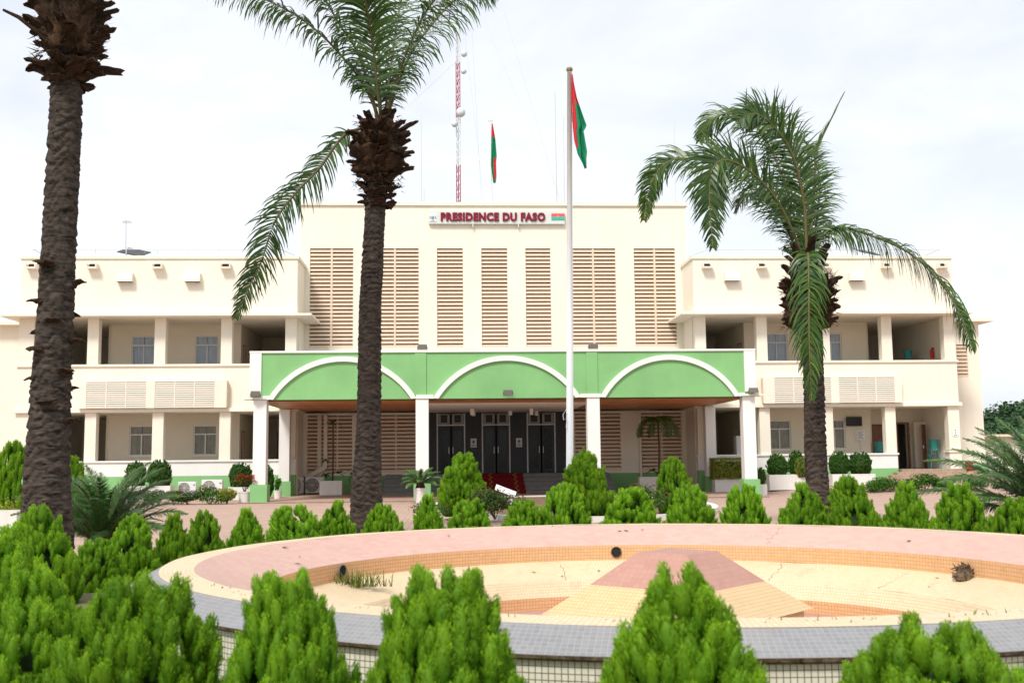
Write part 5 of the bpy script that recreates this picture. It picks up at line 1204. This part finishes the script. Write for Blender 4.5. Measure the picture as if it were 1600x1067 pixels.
c = W(657, 786, 38.4); round_pot(c.x, 38.4, .0, .24, .52, 'white pot holding the small cycad left of the entrance'); cycad((c.x, 38.4, .40), 'small dark cycad in a white pot left of the entrance', 22, .78, 7, tilt=(.2, 1.5), leaf=.14, nl=40, wid=.03)
# right side
c = W(1137, 765, 45.5); box_planter(c.x-.62, c.x+.62, 45.4, .55, .0, .62, 'white planter box under the clipped square hedge')
g = np.random.default_rng(6); o = empty('box_hedge', (c.x, 45.4, .55)); tag(o, 'square clipped yellow-green hedge between the right portico columns', 'hedge')
P = g.uniform(-1, 1, (7500, 3)); ax = g.integers(0, 3, 7500); sgn = np.sign(g.uniform(-1, 1, 7500)); P[np.arange(7500), ax] = sgn*g.uniform(.86, 1.03, 7500); Nn = np.zeros((7500, 3)); Nn[np.arange(7500), ax] = sgn
P = P*np.array([.68, .36, .43])+np.array([0, 0, .45]); link('foliage', leaf_cloud('foliage', P, Nn, .07, M['yellow_leaf'], g), o); mb = MB(); mb.box(-.54, .54, -.24, .24, 0, .74); mb.build('inner_core', M['thuja_core'], o)
c = W(1188, 773, 42); box_planter(c.x-.2, c.x+.22, 42, .4, .0, .42, 'small white planter at the rightmost portico column'); ballbush(c.x, 42, .38, .72, .5, 'loose small bush in the planter at the rightmost column', G1, 1, mat=M['bush_leaf'])
a, b = W(1200, 764, 44.5), W(1258, 764, 44.5); box_planter(a.x, b.x, 44.6, .7, .12, .62, 'white planter box left of the right palm trunk')
c = W(1216, 745, 44.5); ballbush(c.x, 44.6, .62, 1.02, .92, 'large ball bush left of the right palm trunk', G1, 0); c = W(1246, 745, 45); ballbush(c.x, 45.1, .62, 1.15, .7, 'ball bush half hidden behind the pale one', G1, 1); c = W(1255, 745, 44.2); ballbush(c.x, 44.3, .62, .85, .62, 'pale variegated ball bush touching the right palm trunk', G1, 1, mat=M['yellow_leaf'])
a, b = W(1298, 757, 44.8), W(1365, 757, 44.8); box_planter(a.x, b.x, 44.9, .7, .25, .48, 'white planter box beside the brown porch steps')
c = W(1313, 742, 44.8); ballbush(c.x, 44.9, .66, 1.05, .88, 'left ball bush beside the porch steps', G1, 1); c = W(1346, 742, 44.8); ballbush(c.x, 44.9, .66, 1.02, 1.0, 'right ball bush beside the porch steps', G1, 0)
for i, u in enumerate((1366, 1392, 1447, 1475, 1520, 1420)):
    c = W(u, 770, 42.3); bush('border_plant', 'low dark flowering plant before the porch steps, %s' % ('leftmost', 'second from left', 'fourth from left', 'fifth from left', 'rightmost', 'third from left')[i], 'low plants before the porch steps', (c.x, 42.3, gz(c.x, 42.3)-.02), .62, .35, (.62 if i != 2 else .85), M['dark_leaf'], .085, 1500, M['petal_pink'], 25, .025, 60+i, 'plant')
c = W(1555, 745, 46); bush('shrub', 'yellow-green shrub right of the red bin', None, (c.x+.1, 46, .2), .7, .5, .45, M['yellow_leaf'], .06, 700, seed=71)
c = W(1565, 735, 52); bush('shrub', 'green shrub behind the end of the right wing', None, (c.x, 53, .2), 1.4, 1, 1.9, M['bush_leaf'], .09, 1800, seed=72)
# left edge plants
thuja(-9.5, 24, 2.05, 1.05, 'big thuja at the far left edge beyond the palm trunk', 'garden bushes at the left', 1); thuja(-8.6, 25.5, 1.75, 1.0, 'thuja half hidden behind the left palm trunk', 'garden bushes at the left', 4)
bush('shrub', 'golden shrub low at the left edge behind the white planter', None, (-9.1, 22.6, .2), .6, .5, .75, M['yellow_leaf'], .06, 900, seed=73)
c = W(12, 812, 21.5); box_planter(c.x-.8, c.x+.28, 21.5, .6, 0, .62, 'white planter block at the left edge')

# ------------------------------------------------------------------ porch furniture on the right
def B(x, y, z): return Vector((BX+x, BY+y, z))
o = empty('television', B(16.32, YB-.12, 2.82)); tag(o, 'black flat television on the porch wall', 'television'); mb = MB(); mb.box(-.36, .36, -.06, .0, 0, .42); mb.build('screen', M['black'], o, bevel=.01); mb = MB(); mb.box(-.06, .06, .0, .115, .1, .3); mb.build('bracket', M['dark_metal'], o)
o = empty('notice_board', B(16.66, YB-.025, 2.2)); tag(o, 'white printed notice on the wall below the television', 'notice'); mb = MB(); mb.box(-.18, .18, 0, .022, 0, .42); mb.build('sheet', M['white_plastic'], o); mb = MB()
for k in range(7): mb.box(-.14, .14-.05*(k % 3), -.003, -.001, .05+k*.05, .07+k*.05)
mb.build('print', M['grey_print'], o)
o = empty('paper_sign', B(20.02, -.004, 2.28)); tag(o, 'white paper notice on the end pillar of the porch', 'notice'); mb = MB(); mb.box(-.12, .12, -.008, .006, 0, .34); mb.build('sheet', M['white_plastic'], o); mb = MB(); mb.box(-.03, .03, -.012, -.009, .24, .29); mb.box(-.03, .03, -.012, -.009, .13, .18); mb.box(-.06, .06, -.012, -.009, .04, .07); mb.build('print', M['grey_print'], o)
mb = MB(); mb.tube([(0, 0, 0), (0, 0, .5), (-.22, 0, .5), (-.22, 0, 1.0)], .022, 6); o = mb.build('conduit', M['white_plastic'], loc=B(16.62, YB-.03, 1.65)); tag(o, 'white cable conduit under the television', 'conduit')
def bucket(o, z, r_, h, mat='teal'):
    mb = MB(); mb.lathe([(.001, z), (r_*.82, z), (r_*.98, z+h*.92), (r_*1.06, z+h*.92), (r_*1.06, z+h), (.001, z+h+.01)], 20); mb.build('bucket', M[mat], o)
def water_stand(p, label, hs, r_, h, basin):
    o = empty('water_dispenser', p); tag(o, label, 'water dispenser', 'teal water dispensers'); bucket(o, hs, r_, h)
    for a in range(4):
        an = a*math.pi/2+.6; c_, s_ = math.cos(an), math.sin(an); mb = MB(); mb.tube([(c_*r_*1.6, s_*r_*1.6, 0), (c_*r_*.95, s_*r_*.95, hs+.06)], .016, 6); mb.build('leg', M['teal'], o)
    mb = MB(); mb.tube([(r_*.95*math.cos(a*math.pi/8), r_*.95*math.sin(a*math.pi/8), hs) for a in range(17)], .014, 6, cap=False); mb.build('hoop', M['teal'], o)
    if basin:
        mb = MB(); mb.lathe([(.001, 0), (.08, .01), (.2, .13), (.215, .13), (.2, .12)], 18); q = mb.build('wash_basin', M['teal'], o); q.location = (-.26, -.18, .5)
    mb = MB(); mb.tube([(0, -r_*.8, hs+.06), (0, -r_-.07, hs+.06), (0, -r_-.07, hs+.02)], .014, 6); mb.build('tap', M['grey_metal'], o)
water_stand(B(19.66, 1.4, .86), 'tall teal water dispenser on a stand with wash basin in the porch', .82, .2, .48, True); water_stand(B(17.45, 2.2, .86), 'teal water bucket behind the porch parapet before the brown door', .78, .2, .46, False)
o = empty('water_bucket', B(19.35, 3.0, 4.72)); tag(o, 'teal bucket behind the upstairs parapet at the right end', 'bucket'); mb = MB(); mb.box(-.2, .2, -.15, .15, 0, 1.22); mb.build('stand', M['brown_wood'], o); bucket(o, 1.222, .2, .42)
o = empty('fire_extinguisher', B(19.88, 1.6, 5.85)); tag(o, 'red fire extinguisher on the upstairs end wall', 'extinguisher'); mb = MB(); mb.lathe([(.001, 0), (.075, 0), (.08, .02), (.08, .34), (.05, .4), (.025, .43), (.001, .43)], 14); mb.build('cylinder', M['red_plastic'], o, smooth=True); mb = MB(); mb.box(-.02, .1, -.015, .015, .43, .48); mb.build('valve', M['black'], o)
o = empty('litter_bin', B(20.72, .2, .42)); tag(o, 'red plastic bin beside the porch steps', 'bin'); mb = MB(); mb.lathe([(.001, 0), (.16, 0), (.2, .42), (.24, .42), (.24, .48), (.001, .48)], 4); q = mb.build('body', M['red_plastic'], o, bevel=.01); q.rotation_euler.z = math.pi/4; mb = MB(); mb.box(-.17, .17, .08, .16, .48, .78); mb.build('lid', paint('dark_red_plastic', (.34,.01,.015,1), .4), o)
mb = MB(); mb.box(-.35, .35, -.25, .25, 0, .42); o = mb.build('paving_block', M['grey_floor'], loc=B(20.72, .2, 0)); tag(o, 'grey plinth under the red bin', 'plinth')
# white cabinet seen in the right inner loggia
o = empty('cabinet', B(11.0, 1.7, .86)); tag(o, 'pale cabinet in the dark bay beside the right portico column', 'cabinet'); mb = MB(); mb.box(-.32, .32, -.25, .25, 0, 1.55); mb.build('body', M['white_plastic'], o, bevel=.01); mb = MB(); mb.tube([(.24, -.27, .7), (.24, -.27, .95)], .012, 6); mb.build('handle', M['grey_metal'], o)

# ------------------------------------------------------------------ trees beyond the right end
def far_tree(u, v, Y, rx, h, label, seed):
    p = at(u, v, Y); o = empty('tree', (p.x, Y, 0)); tag(o, label, 'tree', 'trees beyond the building'); g = np.random.default_rng(seed)
    H_ = p.z; P, Nn = bush_points(g, 7000, rx, rx, h*.5, H_-h*.5, 16, .45); link('crown', leaf_cloud('crown', P, Nn, .42, M['tree_leaf'], g, .6), o)
    mb = MB(); mb.tube([(0, 0, -.1), (.1, 0, H_*.4), (0, 0, H_*.75)], [.3, .22, .1], 8)
    for k in range(6): a = k*1.05; mb.tube([(.05, 0, H_*.4), (math.cos(a)*rx*.4, math.sin(a)*rx*.4, H_*.7)], [.12, .04], 6)
    mb.build('trunk', M['wood_stem'], o)
far_tree(1590, 618, 92, 2.6, 4.5, 'dark tree crown at the far right edge beyond the building', 1); far_tree(1552, 638, 88, 2.0, 4.0, 'dark tree touching the end of the right wing', 2); far_tree(1570, 652, 80, 2.6, 3.6, 'lower tree between the two dark crowns at the right', 3); far_tree(1620, 645, 84, 3.0, 5, 'tree cut by the right edge of the picture', 4)
# low outbuilding and parked vehicle glimpsed behind the right cycad
p = at(1570, 700, 62); o = empty('outbuilding', (p.x+2.2, 64, 0)); tag(o, 'low pale outbuilding glimpsed behind the right cycad', 'building'); mb = MB(); mb.box(-3.2, 6, 0, 5, -.1, 2.5); mb.build('wall', M['cream'], o); mb = MB(); mb.box(-3.6, 6.4, -.5, 5.4, 2.502, 2.65); mb.build('roof', M['louvre'], o)
